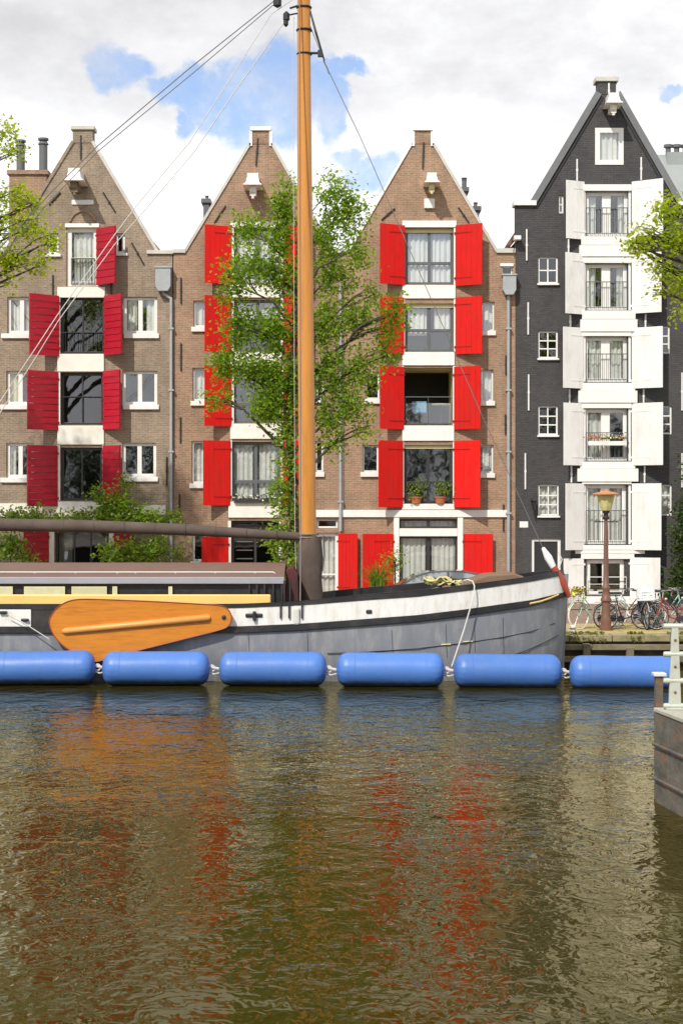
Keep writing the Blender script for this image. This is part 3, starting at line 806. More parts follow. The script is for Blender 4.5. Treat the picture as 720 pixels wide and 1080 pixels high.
for i, q in enumerate(C_open):
    if i == 2: continue
    cc = {0: [(q[0] + 2, q[1] - 2, q[2], q[3], 'curtain')], 1: [(q[0] + 2, q[0] + 23, q[2], q[3] - 18, 'curtain'), (q[1] - 20, q[1] - 2, q[2], q[3] - 22, 'curtain')], 3: None}[i]
    W(hC, q, nx=2, fw=.10, bar=.10, mat='greyframe' if i < 3 else 'darkframe', depth=.16, tz=[q[2] + (36 if i == 0 else 28 if i == 1 else 40)], curtain=cc, glass='glass' if i < 2 else 'darkglass')
    PB('head_board', hC, 'soffit', q[0], q[1], q[2], q[2] + 4, -.1, .16, 0)
interior_recess(hC, C_open[2])
railing(hC, fx(427), fx(476), fz(448), fz(418), .62, 'greyframe', .06)
MB().quad((fx(428), F + .08, fz(447)), (fx(475.5), F + .08, fz(447)), (fx(475.5), F + .08, fz(425)), (fx(428), F + .08, fz(425))).build('glass_balustrade', M['glass'], hC)
for i, q in enumerate(C_small):
    W(hC, q, nx=1, fw=.06, sill=(q[0] - 2, q[1] + 1.5, q[3], q[3] + 5), curtain=[(q[0] + 4, q[1] - 2, q[2], q[3], 'curtain')] if i < 3 else None, glass='glass' if i < 3 else 'darkglass')
for q in ((424, 481, 233, 240), (424, 480, 301, 315), (424, 479, 371.5, 385.5), (424, 478.5, 449, 465), (423.5, 479, 531.5, 537.5)):
    PB('panel', hC, 'white', *q, .06, .1)
for (a, b) in ((240.3, 300.8), (315.3, 371), (386, 448.6), (465.3, 531)):
    PB('jamb', hC, 'white', 424, 426.8 if a < 380 else 425.8, a, b, .03, .1); PB('jamb', hC, 'white', 478.2 if a < 380 else 477.2, 480, a, b, .03, .1)
for (i_, o_, a, b) in ((426.5, 400, 238, 301), (480, 507, 238, 302), (425.5, 400, 314, 374), (480, 507, 314, 374), (425.5, 400, 387, 453), (478.5, 505.5, 387, 453), (424.5, 398.5, 465, 535), (478.5, 505, 465, 535)):
    shutter(hC, i_, o_, a, b, 'plain', 30)
PB('cornice', hC, 'white', 361.7, 535, 538, 545.5, .07)
W(hC, C_ground[0], nx=2, fw=.06, bar=.1, mat='darkframe', curtain=[(423, 480, 548, 557, 'curtain')])
W(hC, C_ground[1], nx=2, fw=.06, bar=.12, mat='darkframe', curtain=[(423, 449, 566, 638, 'curtain'), (455, 480, 566, 638, 'curtain')])
for q in ((415, 420.8, 546, 638), (482.2, 488, 546, 638), (421, 482, 557.4, 565.6)): PB('surround', hC, 'white', *q, .05, .12)
for (i_, o_) in ((414.5, 382), (488.5, 519)): shutter(hC, i_, o_, 563, 625, 'plain', 12)
downpipe(hC, 535.5, 308, 638, (529, 543, 292, 312, 535.5))
W(hC, C_vent, nx=1, fw=.04, mat='white', glass='darkglass')
PB('vent_lintel', hC, 'white', 527, 541, 278, 281, .05)
for (a, b, c) in ((533, 375, 395), (532.5, 437, 458), (530.5, 532, 560)): anchor(hC, a, b, a, c)
anchor(hC, 446.5, 150, 445.5, 178); anchor(hC, 402, 232, 416, 220); anchor(hC, 483, 219, 494, 235)

# ---------------- house D (charcoal, white shutters)
hD = empty('brick_house', (fx(640), F, QZ), 'tall charcoal painted warehouse with white shutters and white balconied doors', 'house')
D_top = (627, 657, 135, 174)
D_cen = [(617, 662, 202, 249), (617, 661, 278, 327), (616, 661, 355, 403), (616, 661, 431, 486), (616, 660, 511, 574), (618, 658, 590, 628)]
D_left = [(588.5, 594, 206, 225), (567, 588, 271, 299), (567, 588, 349, 378), (567, 588, 428, 459), (567, 589, 511, 544)]
D_right = [(694, 706, 344, 373), (696, 708, 428, 458), (696, 708, 511, 544), (696, 708, 271, 292)]
D_door = (560, 591, 568, 639)
facade(hD, fx(543.2), fx(737), fz(215), fx(560), fx(718), (fx(630), fx(651), fz(98)), H([D_top] + D_cen + D_left + D_right + [D_door]), M['brickD'])
neckcap(hD, M['brickD'], 630, 649, 86, 99, 81, 'coping', False, 2.5)
for (a, b) in ((560, 630), (718, 651)):
    slopecop(hD, 'lead', fx(a), fz(215), fx(b), fz(98), .22, .10, .5)
    o_ = slopecop(hD, 'black', fx(a + (5 if a < 600 else -5)), fz(219), fx(b + (5 if a < 600 else -5)), fz(102), .05, .04, .1)
PB('shoulder_cap', hD, 'white', 541, 565, 212, 217, .12, .5); PB('shoulder_cap', hD, 'white', 714, 738, 212, 217, .12, .5)
shell(hD, fx(543.2), fx(737), fz(215), fx(560), fx(718), fx(640.5), fz(93), [fz(p) for p in (261, 341, 418, 500, 582)], M['brickD'], depth=5, drop=.95)
hb_ = hoist(hD, 643, 118, .85, body='cream')
W(hD, D_top, nx=1, fw=.17, depth=-.03, curtain=[(630, 654, 140, 170, 'curtain')])
def dbl_door(q, open_dark=False):
    cs = [(q[0] + 4, q[0] + 20, q[2] + 2, q[3], 'curtain'), (q[1] - 20, q[1] - 4, q[2] + 2, q[3], 'curtain')]
    if open_dark: cs = cs[:1]
    elif q[2] > 340: cs = [(q[0] + 4, q[0] + 21, q[2] + 2, q[3], 'curtain'), (q[1] - 21, q[1] - 4, q[2] + 2, q[3], 'curtain')]
    W(hD, q, nx=2, fw=.13, bar=.30, depth=.12, curtain=cs if q[2] > 340 else [(q[0] + 4, q[0] + 12, q[2], q[3], 'curtain'), (q[1] - 10, q[1] - 4, q[2], q[3], 'curtain')], name='balcony_door')
for i, q in enumerate(D_cen[:5]):
    dbl_door(q, i == 3)
    PB('head_board', hD, 'white', 613, 665, q[2] - 7, q[2] - .3, .10, .1)
    railing(hD, fx(617), fx(661), fz(q[3] - 1), fz(q[3] - (30 if i != 4 else 36)), .13, 'greyframe', -.04)
    PB('jamb', hD, 'white', 613.2, 616.9, q[2], q[3], .03, .1); PB('jamb', hD, 'white', 662.1, 664.6, q[2], q[3], .03, .1)
W(hD, D_cen[5], nx=2, fw=.14, bar=.2, mat='white', glass='darkglass', depth=.1)
railing(hD, fx(618), fx(660), fz(624), fz(608), 1.0, 'steelwhite', -.05, 1)
for q in ((612, 669, 250, 259), (610, 671, 259.3, 271), (613, 669, 328, 337), (611, 671, 337.3, 350), (611, 669, 404, 412), (609, 671, 412.3, 425), (611, 669, 487, 494), (608, 672, 494.3, 508), (611, 669, 575, 580), (606, 679, 580.3, 584), (612, 668, 584.3, 589.5)):
    PB('balcony_panel', hD, 'white', *q, .14 if (q[3] - q[2]) > 8.8 else .09, .1)
PB('panel', hD, 'white', 593, 694, 629, 638.5, .05)
for (i_, o_, a, b) in ((615.5, 595, 192, 253), (665.5, 695, 192, 250), (615.5, 594, 268, 332), (665.5, 694, 268, 331), (614.5, 591.5, 346, 410), (665.5, 695, 346, 410), (614.5, 592, 425.5, 491), (665.5, 695, 425.5, 491), (615, 594, 510, 580), (665.5, 694, 510, 580), (615, 593, 589, 637), (663.5, 694, 588, 637)):
    shutter(hD, i_, o_, a, b, 'white', 30 if b < 600 else 15)
for q in D_left:
    t_ = q[0] < 590 and q[0] > 588
    W(hD, q, nx=1 if t_ else 2, ny=2 if q[2] < 300 else 3, fw=.06, bar=.045, depth=.06, sill=None if t_ else (q[0] - 1, q[1] + 1, q[3], q[3] + 2), curtain=[(q[0] + 1, q[1] - 1, q[2] + 1, q[3], 'curtain')] if q[2] > 500 else None, glass='glass' if q[2] > 500 else 'darkglass')
for q in D_right:
    W(hD, q, nx=1, ny=3, fw=.06, bar=.045, depth=.06, curtain=[(q[0] + 1, q[1] - 1, q[2] + 1, q[3], 'curtain')] if q[2] > 500 else None, glass='glass' if q[2] > 500 else 'darkglass')
# black door in white frame
W(hD, D_door, nx=1, fw=.10, mat='white', glass='darkglass', depth=.06, name='door_frame')
dd = MB(); dd.box(fx(563.5), fx(588), F + .09, F + .15, QZ, fz(571)); 
dd.box(fx(566), fx(585), F + .075, F + .1, QZ + .3, QZ + 1.1); dr = dd.build('door', M['black'], hD, bevel=.012)
MB().lathe((fx(585.5), F + .06, QZ + 1.05), [(.01, 0), (.035, .01), (.035, .03), (.01, .05)], 10, 'y').build('handle', M['chrome'], dr)
for (a, b, c) in ((555, 242, 275), (556.5, 319, 353), (557, 395, 433), (553.5, 478, 516), (608, 168, 191), (675.5, 166, 190), (718.5, 393, 433), (718.5, 478, 514), (641.5, 88, 104), (599, 252.5, 268), (679, 250.5, 267), (601, 332.5, 346), (680, 331.5, 346), (602, 491.5, 509), (679, 491.5, 509), (600, 410.5, 425), (678, 410.5, 425)):
    anchor(hD, a, b, a, c, 'white', .03)
PB('number_plate', hD, 'white', 547.5, 556.5, 550, 556.5, .02, .01)
wl = MB(); wl.tube([(fx(562), F, fz(541)), (fx(562), F - .22, fz(543)), (fx(562), F - .24, fz(538))], .018, 6)
wl.lathe((fx(562), F - .24, fz(538)), [(.05, 0), (.11, .3), (.15, .32), (.03, .44), (.02, .5)], 6)
wl.build('wall_lantern', M['black'], hD)
cam_ = MB(); cam_.box(fx(541), fx(548), F - .35, F - .02, fz(254), fz(250)); cam_.tube([(fx(545), F, fz(252)), (fx(537), F - .3, fz(262))], .02, 6)
cam_.build('bracket', M['white'], hD)

# ---------------- neighbour E to the right, slate roof
hE = empty('slate_roofed_house', (fx(800), F + 2, QZ), 'house with pale slate roof and round black chimney pots, behind the charcoal gable', 'house')
MB().box(fx(738.5), fx(900), F + .2, F + 10, QZ, fz(300)).build('wall', M['brickB'], hE)
MB().prism([(0, 0), (0, .01)], 0, 1) if False else None
r_ = MB(); x0, x1 = fx(700), fx(900); r_.add([(x0, F + 2.5, fz(250)), (x1, F + 2.5, fz(250)), (x1, F + 6, PZ(163, F + 6)), (x0, F + 6, PZ(163, F + 6)), (x0, F + 10, fz(250)), (x1, F + 10, fz(250))], [(0, 1, 2, 3), (3, 2, 5, 4), (0, 3, 4), (1, 5, 2), (0, 4, 5, 1)])
rf = r_.build('roof', M['slate'], hE)
MB().box(PX(701, F + 6), PX(726, F + 6), F + 5.6, F + 6.4, PZ(166, F + 6) - .6, PZ(164, F + 6) + .05).build('chimney', M['slate'], rf)
for p in (704, 713, 722):
    MB().lathe((PX(p, F + 6), F + 6, PZ(164, F + 6)), [(.10, 0), (.10, .28), (.17, .3), (.17, .40), (.1, .42)], 12).build('chimney_pot', M['chim'], rf)
for q in ((745, 775, 320, 370), (745, 775, 400, 450), (745, 775, 480, 530)):
    mb = MB().box(fx(q[0]), fx(q[1]), F + .12, F + .19, fz(q[3]), fz(q[2])); w_ = mb.build('window', M['white'], hE)
    MB().box(fx(q[0] + 3), fx(q[1] - 3), F + .10, F + .118, fz(q[3] - 3), fz(q[2] + 3)).build('pane', M['carglass'], w_)

# ---------------- chimneys
def chimney(parent, px0, px1, ytop, Y, pots, mat, potmat, zbot):
    x0, x1 = PX(px0, Y), PX(px1, Y)
    s_ = MB().box(x0, x1, Y, Y + .8, zbot, PZ(ytop, Y)); s_.box(x0 - .08, x1 + .08, Y - .08, Y + .88, PZ(ytop, Y), PZ(ytop, Y) + .16)
    c = s_.build('chimney', mat, parent)
    for (p, yt, r) in pots:
        h = PZ(yt, Y) - PZ(ytop, Y)
        MB().lathe((PX(p, Y), Y + .4, PZ(ytop, Y) + .16), [(r, 0), (r, h * .8), (r * 1.3, h * .82), (r * .8, h * .92), (r * 1.25, h * .94), (r * 1.25, h)], 14).build('chimney_pot', potmat, c, smooth=True)
chimney(hA, 10, 49, 184, F + 5, ((20, 150, .16), (44, 148, .16)), M['brickB'], M['chim'], fz(275))
chimney(hB, 214.5, 220, 214, F + 7, ((217.5, 209, .06),), M['chim'], M['chim'], fz(275))
chimney(hC, 487.5, 492, 202, F + 6, ((490, 190, .09),), M['chim'], M['chim'], fz(268))
chimney(hC, 500, 505, 222, F + 8, ((502, 216, .07),), M['chim'], M['chim'], fz(268))

# ------------------------------------------------------------------ fenders
fp = [(-12, 101, 704.5), (108, 221.5, 705), (231, 344.5, 705.5), (355, 468, 706.5), (478, 591.5, 708), (600, 714, 710)]
fl_ = ['blue inflatable fender cut by the left edge of the photo, under the leeboard\'s round end', 'blue inflatable fender below the pointed tail of the orange leeboard',
       'blue inflatable fender floating just left of the mast foot', 'blue inflatable fender floating left of the white mooring rope', 'blue inflatable fender under the bow, right of the mooring rope',
       'rightmost blue inflatable fender, past the bow and touching the pier']
proto = None
for i, (a, b_, yc) in enumerate(fp):
    Y = 38.72 - .10 * i
    cx = (PX(a, Y) + PX(b_, Y)) / 2; half = (PX(b_, Y) - PX(a, Y)) / 2; cz = PZ(yc, Y)
    if proto is None:
        f_ = MB(); prof = []
        n = 40
        for j in range(n + 1):
            t = -1 + 2 * j / n
            t = math.copysign(abs(t) ** .6, t)
            u = abs(t) * half; e = .30
            r = .387 if u < half - e else .387 * (1 - ((u - (half - e)) / e) ** 2.6 * .999) ** .42
            prof.append((max(r, .05), t * half))
        nn = 60; vs = []; fs = []
        for rr_, h_ in prof:
            e_ = max(0, (abs(h_) - (half - .42)) / .42)
            for k_ in range(nn):
                a = 2 * math.pi * k_ / nn
                q_ = rr_ * (1 - .022 * e_ * (.5 + .5 * math.cos(a * 15 + 1.3 * math.sin(a * 4))) + .006 * math.sin(a * 3 + h_ * 4) + .004 * math.sin(h_ * 9))
                vs.append((h_, q_ * math.cos(a), q_ * math.sin(a)))
        for i_ in range(len(prof) - 1):
            for k_ in range(nn):
                a = i_ * nn + k_; c_ = i_ * nn + (k_ + 1) % nn; fs.append((a, c_, c_ + nn, a + nn))
        fs.append(tuple(range(nn))); m0 = (len(prof) - 1) * nn; fs.append(tuple(range(m0, m0 + nn)))
        f_.add(vs, fs)
        for xs_ in (-half + .42, half - .42, 0):
            f_.ring((xs_, 0, 0), .386, .0045, 'x', 48, 5)
        m_ = f_.build('inflatable_fender', M['fender'], None, smooth=True)
        l_ = MB()
        l_.tube([(half - .02, 0, .04), (half + .13, 0, .0), (half + .24, 0, -.02)], .035, 8)
        l_.tube([(half - .02, 0, -.1), (half + .10, -.05, -.13), (half + .24, 0, -.10)], .02, 6)
        l_.tube([(half - .02, .06, .02), (half + .10, .1, -.03), (half + .24, .03, .0)], .02, 6)
        l_.ring((half + .04, 0, 0), .07, .018, 'y', 14, 6)
        la = l_.build('lashing', M['rope'], m_)
        proto = (m_, la); o = m_
    else:
        o = proto[0].copy(); COL.objects.link(o)
        if i < 5:
            l2 = proto[1].copy(); COL.objects.link(l2); l2.parent = o
    o.location = (cx, Y, cz); o.rotation_euler = (random.uniform(-.05, .05), random.uniform(-.012, .012), random.uniform(-.02, .02))
    tag(o, fl_[i], 'fender', 'blue inflatable fenders in a row along the barge')

# ------------------------------------------------------------------ the barge
YC = 41.2; BEAM = 1.85
XB = PX(597.5, YC); XS = -13.2
def bowx(z): return XB - max(0, 1.9 - z) * .075 - max(0, .35 - z) * .25 - max(0, z - 1.95) * .2
ship = empty('sailing_barge', (-2, YC, 0), 'old grey and white Dutch sailing barge with orange mast and leeboard, moored at the quay', 'boat')
def interp(pts, x):
    if x <= pts[0][0]: return pts[0][1]
    for (a, ya), (b_, yb) in zip(pts, pts[1:]):
        if x <= b_: return ya + (yb - ya) * (x - a) / (b_ - a)
    return pts[-1][1]
def hb(X, z):
    """half beam"""
    bow = bowx(z)
    if X > .6:
        t = min(1, (X - .6) / (bow - .6)); b_ = BEAM * max(0, 1 - t ** 2.5) ** .62
    elif X < -8.5:
        t = min(1, (-8.5 - X) / (-8.5 - XS)); b_ = BEAM * max(0, 1 - t ** 2.6) ** .6
    else: b_ = BEAM
    b_ *= 1 - .10 * max(0, (.9 - z)) ** 1.5
    return b_
PRO = {
 'rail': [(0, 637), (250, 637), (320, 634), (380, 627.5), (440, 622.5), (490, 617), (560, 608), (597, 601)],
 'wt': [(0, 643), (250, 641), (320, 638), (380, 633), (440, 629), (490, 623), (560, 613), (597, 606)],
 'wb': [(0, 661), (250, 661), (320, 658), (380, 653.5), (440, 649), (490, 643), (560, 633), (597, 624)],
 'sb': [(0, 668), (250, 668), (320, 665), (380, 660.5), (440, 656), (490, 650), (560, 639.5), (597, 629)],
}
def zl(k, X, off=0):
    # solve for z on the near side of hull at this station
    Y = YC - hb(X, 1.8); px = 360 + X * FPX / Y
    px = min(px, 597)
    return PZ(interp(PRO[k], px), Y)
def stations():
    xs = list(np.linspace(XS + .02, -8.5, 14)) + list(np.linspace(-8, .6, 16)) + list(.6 + (XB - .6) * np.sin(np.linspace(.04, 1, 34) * math.pi / 2))
    return xs
ST = stations()
def loft(name, levels, mat, off=0.0, parent=ship, thick=None, x_from=None, x_to=None, smooth=True):
    """levels: functions z(X); both sides, joined at the bow"""
    xs = [x for x in ST if (x_from is None or x >= x_from) and (x_to is None or x <= x_to)]
    mb = MB()
    for sgn in (-1, 1):
        vs = []; fs = []; nl = len(levels)
        for X in xs:
            for lv in levels:
                z = lv(X); bow = bowx(z); h = hb(min(X, bow - .0001), z)
                Xc = min(X, bow)
                # push outwards
                dxn = 0
                if X > .6:
                    t = (X - .6) / (XB - .6); dxn = t ** 4
                vs.append((Xc + off * dxn, YC + sgn * (h + off * (1 - dxn * .6)), z))
        for i in range(len(xs) - 1):
            for j in range(nl - 1):
                a = i * nl + j; fs.append((a, a + nl, a + nl + 1, a + 1))
        mb.add(vs, fs)
    return mb.build(name, mat, parent, smooth=smooth)
Zsb = lambda X: zl('sb', X); Zwb = lambda X: zl('wb', X); Zwt = lambda X: zl('wt', X); Zr = lambda X: zl('rail', X)
mixf = lambda a, b_, t: (lambda X: a(X) * (1 - t) + b_(X) * t)
lo = lambda X: -.5
hull = loft('hull', [lo, lambda X: 0., lambda X: .35, mixf(lambda X: .35, Zsb, .5), Zsb, Zwb], M['hull'])
loft('stripe', [lambda X: Zsb(X), lambda X: Zwb(X) + .01], M['hullblack'], .045, hull)
loft('stripe', [lambda X: Zsb(X) + .02, lambda X: Zsb(X) + .06], M['hullblack'], .07, hull)
XW = PX(150, 39.35)
loft('bulwark', [lambda X: Zwb(X) + .005, lambda X: Zwt(X)], M['hullwhite'], .015, hull, x_from=XW)
loft('bulwark', [lambda X: Zwb(X) + .005, lambda X: Zwt(X)], M['hullblack'], .014, hull, x_to=XW + .6)
loft('rail', [lambda X: Zwt(X) - .005, lambda X: Zr(X)], M['hullblack'], .03, hull)
# inner rail/top and deck
rt = MB(); dk = MB()
for sgn in (-1, 1):
    for k_ in range(len(ST) - 1):
        a, c = ST[k_], ST[k_ + 1]
        za, zc = Zr(a), Zr(c)
        a = min(a, bowx(za)); c = min(c, bowx(zc)); ha, hc = hb(a, za), hb(c, zc)
        rt.quad((a, YC + sgn * (ha + .04), za), (c, YC + sgn * (hc + .04), zc), (c, YC + sgn * max(0, hc - .12), zc), (a, YC + sgn * max(0, ha - .12), za))
        rt.quad((a, YC + sgn * max(0, ha - .12), za), (c, YC + sgn * max(0, hc - .12), zc), (c, YC + sgn * max(0, hc - .10), zc - .4), (a, YC + sgn * max(0, ha - .10), za - .4))
rt.build('rail', M['hullblack'], hull)
for k_ in range(len(ST) - 1):
    a, c = min(ST[k_], XB - .15), min(ST[k_ + 1], XB - .15); ha, hc = max(0, hb(a, 2.4) - .04), max(0, hb(c, 2.4) - .04)
    dk.quad((a, YC - ha, Zr(a) - .32), (c, YC - hc, Zr(c) - .32), (c, YC + hc, Zr(c) - .32), (a, YC + ha, Zr(a) - .32))
dk.build('deck', M['hullblack'], ship)
# plate seams and a pale rubbing strip at the bow
sm = MB()
def onhull(px, py, off=.0):
    Y = 39.4
    for _ in range(25):
        X = PX(px, Y); z = PZ(py, Y); Y = .5 * Y + .5 * (YC - hb(min(X, XB - .12), z))
    return (PX(px, Y), Y - off, PZ(py, Y))
for pts in ([(345, 689), (380, 688), (440, 684), (490, 678), (530, 672), (560, 666), (585, 657)], [(530, 694), (555, 686), (575, 677), (588, 670)]):
    sm.tube([onhull(*p, .020) for p in pts], .009, 6)
for p in (262, 324, 413, 470, 500, 530):
    sm.tube([onhull(p, 668 - (p > 380) * (p - 380) * .11, .014), onhull(p + .5, 680, .014), onhull(p + 1, 694, .014)], .004, 5)
sm.build('plate_seam', M['hullblack'], hull)
ys = MB(); ys.tube([onhull(p, q, .055) for p, q in ((558, 636.5), (570, 634), (580, 630.5), (588, 627))], .022, 6); ys.build('rubbing_strip', M['spar'], hull)
dm = MB()
for p, q in ((470, 680), (493, 677)):
    a = onhull(p - 5, q, .012); c = onhull(p + 5, q - .6, .012); dm.tube([a, c], .018, 5)
dm.build('draught_mark', M['yrope'], hull)
ho = MB()
for p, q in ((268, 649), (389, 645)):
    c = onhull(p, q, .02); r_ = .20 if p < 300 else .07
    ho.box(c[0] - r_, c[0] + r_, c[1] - .03, c[1] + .02, c[2] - .045, c[2] + .045); 
    if p < 300: ho.box(c[0] - .03, c[0] + .05, c[1] - .1, c[1], c[2] - .12, c[2] + .1)
ho.build('fairlead', M['hullblack'], hull, bevel=.03)
# white square on dark bulwark at the left
wp = MB(); wp.box(PX(-6, 39.3), PX(33, 39.3), 39.30, 39.40, PZ(661, 39.3), PZ(643, 39.3)); wq = wp.build('name_board', M['hullwhite'], ship, bevel=.01)
ck = MB()
for p, q in ((3, 646), (26, 654)): ck.box(PX(p - 4, 39.2), PX(p + 4, 39.2), 39.22, 39.3, PZ(q + 1.5, 39.2), PZ(q - 1.5, 39.2))
ck.build('fairlead', M['black'], wq, bevel=.02)
# stem
a = Vector((PX(599, 41.15), 41.15, PZ(628, 41.15)))
stt = MB(); Yq = YC - .34; stt.tube([(PX(600, Yq), Yq, PZ(630, Yq)), (PX(593, Yq), Yq, PZ(614, Yq)), (PX(583, Yq), Yq, PZ(598, Yq))], [.05, .10, .085], 12)
st_ = stt.build('stem_head', M['stem'], ship, smooth=True)
s2 = MB(); s2.tube([(PX(583.5, Yq), Yq, PZ(599, Yq)), (PX(578, Yq), Yq + .05, PZ(588, Yq)), (PX(573, Yq), Yq + .15, PZ(578, Yq))], [.075, .10, .045], 10)
s2.build('stay_block', M['steelwhite'], st_, smooth=True)
s3 = MB(); s3.tube([(PX(588, YC), YC - .05, PZ(582, YC)), (PX(592, YC), YC - .05, PZ(590, YC)), (PX(589, YC), YC - .05, PZ(599, YC))], .014, 6); s3.build('cable', M['steelwhite'], st_)
s4 = MB(); s4.prism([(XB - .16, -.3), (XB - .10, -.3), (XB + .035, Zr(XB - .1) - .1), (XB - .08, Zr(XB - .1) - .1)], YC - .03, YC + .03); s4.build('stem', M['hull'], hull)

# cabin
XC0, XC1 = -12.0, PX(300, 40.0)
cb = MB(); cb.box(XC0, XC1 - .1, 39.98, 42.4, 1.45, 2.30); cabin = cb.build('cabin', M['hullblack'], ship)
def arcroof(x0, x1, z_edge, z_mid, y0, y1, t, n=12):
    mb = MB(); top = []; bot = []
    for i in range(n + 1):
        u = -1 + 2 * i / n; y = (y0 + y1) / 2 + (y1 - y0) / 2 * u; z = z_edge + (z_mid - z_edge) * (1 - u * u)
        top.append((y, z)); bot.append((y, z - t))
    loop = top + bot[::-1]
    vs = [(x0, y, z) for y, z in loop] + [(x1, y, z) for y, z in loop]; m = len(loop)
    fs = [tuple(range(m)), tuple(range(2 * m - 1, m - 1, -1))] + [(i, (i + 1) % m, (i + 1) % m + m, i + m) for i in range(m)]
    return mb.add(vs, fs)
arcroof(XC0 - .1, XC1, 2.415, 2.70, 39.86, 42.54, .05).build('cabin_roof', M['cabinroof'], cabin)
MB().box(XC0 - .1, XC1, 39.85, 39.93, 2.24, 2.405).build('fascia', M['fascia'], cabin, bevel=.015)
rl = MB(); Yr = 40.05; zr = PZ(603.5, Yr)
rl.tube([(XC0, Yr, zr), (PX(288, Yr), Yr, zr), (PX(295, Yr), Yr, zr - .1)], .017, 6)
for p in [-48, -5, 37, 80, 124, 143, 185, 227, 269] + [-90, -130]:
    rl.lathe((PX(p, Yr), Yr, 2.42), [(.04, 0), (.04, .03), (.02, .05), (.02, zr - 2.42)], 8)
rl.build('grab_rail', M['steelwhite'], cabin)
for (a, b_) in ((-60, -20), (-14, 14), (26, 69), (76, 113), (119, 124), (178, 182)):
    w_ = MB().box(PX(a, 39.95), PX(b_, 39.95), 39.905, 39.985, PZ(627, 39.95), PZ(618.5, 39.95)).build('window', M['ycurtain'] if a != 76 else M['soffit'], cabin)
    xa_, xb_, za_, zb_ = PX(a, 39.95) + .02, PX(b_, 39.95) - .02, PZ(627, 39.95) + .02, PZ(618.5, 39.95) - .02
    MB().quad((xa_, 39.897, za_), (xb_, 39.897, za_), (xb_, 39.897, zb_), (xa_, 39.897, zb_)).build('pane', M['clearglass'], w_)
MB().box(XC0, PX(285.5, 39.5), 39.43, 39.56, PZ(639, 39.5), PZ(627, 39.5)).build('spar', M['spar'], ship, bevel=.03)
fr_ = MB()
for p in (262, 270, 278, 287, 296): fr_.box(PX(p, 39.9), PX(p + 2, 39.9), 39.88, 39.95, 1.6, 2.25)
for p in (300, 306, 311): fr_.tube([(PX(p, 39.8), 39.8, 1.45), (PX(p, 39.8), 39.8, PZ(612, 39.8))], .025, 6)
fr_.build('stanchion', M['black'], cabin)
cv = MB(); cv.prism([(PX(301, 40.6), PZ(634, 40.6)), (PX(315, 40.6), PZ(634, 40.6)), (PX(314, 40.6), PZ(606, 40.6)), (PX(309, 40.6), PZ(597, 40.6)), (PX(302, 40.6), PZ(600, 40.6))], 40.3, 42.1)
cv.build('companionway_cover', M['maroon'], cabin, bevel=.03)

# leeboard
YL = 39.2
pts = [(52, 657), (54, 650), (60, 641.5), (70, 634.5), (82, 631.5), (110, 632), (160, 634), (205, 636.5), (232, 638), (240, 641), (244.5, 648), (244.5, 655), (241, 661), (232, 664.5), (210, 670), (170, 680), (130, 690), (105, 697.5), (99, 697.5), (84, 692), (68, 682), (57, 670)]
pp = [(PX(a, YL), PZ(b_, YL)) for a, b_ in pts]
# smooth the outline
def chaikin(p, k=2):
    for _ in range(k):
        q = []
        for i in range(len(p)):
            a = p[i]; c = p[(i + 1) % len(p)]
            q.append((a[0] * .75 + c[0] * .25, a[1] * .75 + c[1] * .25)); q.append((a[0] * .25 + c[0] * .75, a[1] * .25 + c[1] * .75))
        p = q
    return p
pp = chaikin(pp, 2)
lb = MB().prism(pp, 39.13, 39.24).build('leeboard', M['leeboard'], ship, bevel=.02)
ed = MB(); ed.tube([(x, 39.128, z) for x, z in pp] + [(pp[0][0], 39.128, pp[0][1])], .013, 5, cap=False); ed.build('iron_edge', M['stem'], lb)
rb = MB(); a = (PX(66, 39.1), 39.12, PZ(666, 39.1)); c = (PX(222, 39.1), 39.12, PZ(651.5, 39.1))
A_, C_ = Vector(a), Vector(c)
rb.tube([A_, A_.lerp(C_, .015), A_.lerp(C_, .985), C_], [.04, .075, .085, .045], 12); rb.build('rib', M['leerib'], lb, smooth=True)
MB().lathe((PX(236, 39.1), 39.09, PZ(651, 39.1)), [(.02, 0), (.05, .01), (.05, .05)], 12, 'y').build('pivot_bolt', M['black'], lb)
lr = MB(); lr.tube([(PX(8, 39.15), 39.15, PZ(648, 39.15)), (PX(27, 39.15), 39.15, PZ(658, 39.15)), (PX(52, 39.1), 39.1, PZ(674, 39.1))], .012, 5); lr.build('tackle_rope', M['rope'], lb)

# mast
XM = PX(323, YC)
mt_ = MB()
zs_ = [1.5, 3.4, 8, 13, 17.5, 19.5]; xx = [PX(324.5, YC), PX(324.5, YC), PX(322.5, YC), PX(320.8, YC), PX(320, YC), PX(319.5, YC)]
mt_.tube([(x, YC, z) for x, z in zip(xx, zs_)], [.205, .205, .195, .175, .15, .12], 24)
mast = mt_.build('mast', M['mast'], ship, smooth=True)
mc = MB(); n = 28; vs = []; fs = []
levs = [(1.5, .30), (1.95, .315), (2.3, .29), (2.8, .32), (3.2, .27), (3.33, .235)]
for z, r in levs:
    for k_ in range(n):
        a = 2 * math.pi * k_ / n; rr_ = r * (1 + .05 * math.sin(a * 5 + z * 2) + .03 * math.sin(a * 9 - z * 4)); vs.append((PX(327, YC) + rr_ * math.cos(a) * .98, YC + rr_ * math.sin(a), z))
for i in range(len(levs) - 1):
    for k_ in range(n):
        a = i * n + k_; b_ = i * n + (k_ + 1) % n; fs.append((a, b_, b_ + n, a + n))
mc.add(vs, fs); mc.build('mast_cover', M['canvas'], mast, smooth=True)
lc = MB()
for z in (3.30, 3.38): lc.ring((PX(325, YC), YC, z), .235, .02, 'z', 20, 6)
lc.tube([(PX(341, YC), YC - .1, 3.35), (PX(342, YC), YC - .1, 2.9), (PX(340, YC), YC - .1, 2.5)], .02, 5)
lc.build('lacing', M['darkrope'], mast)
mf = MB()
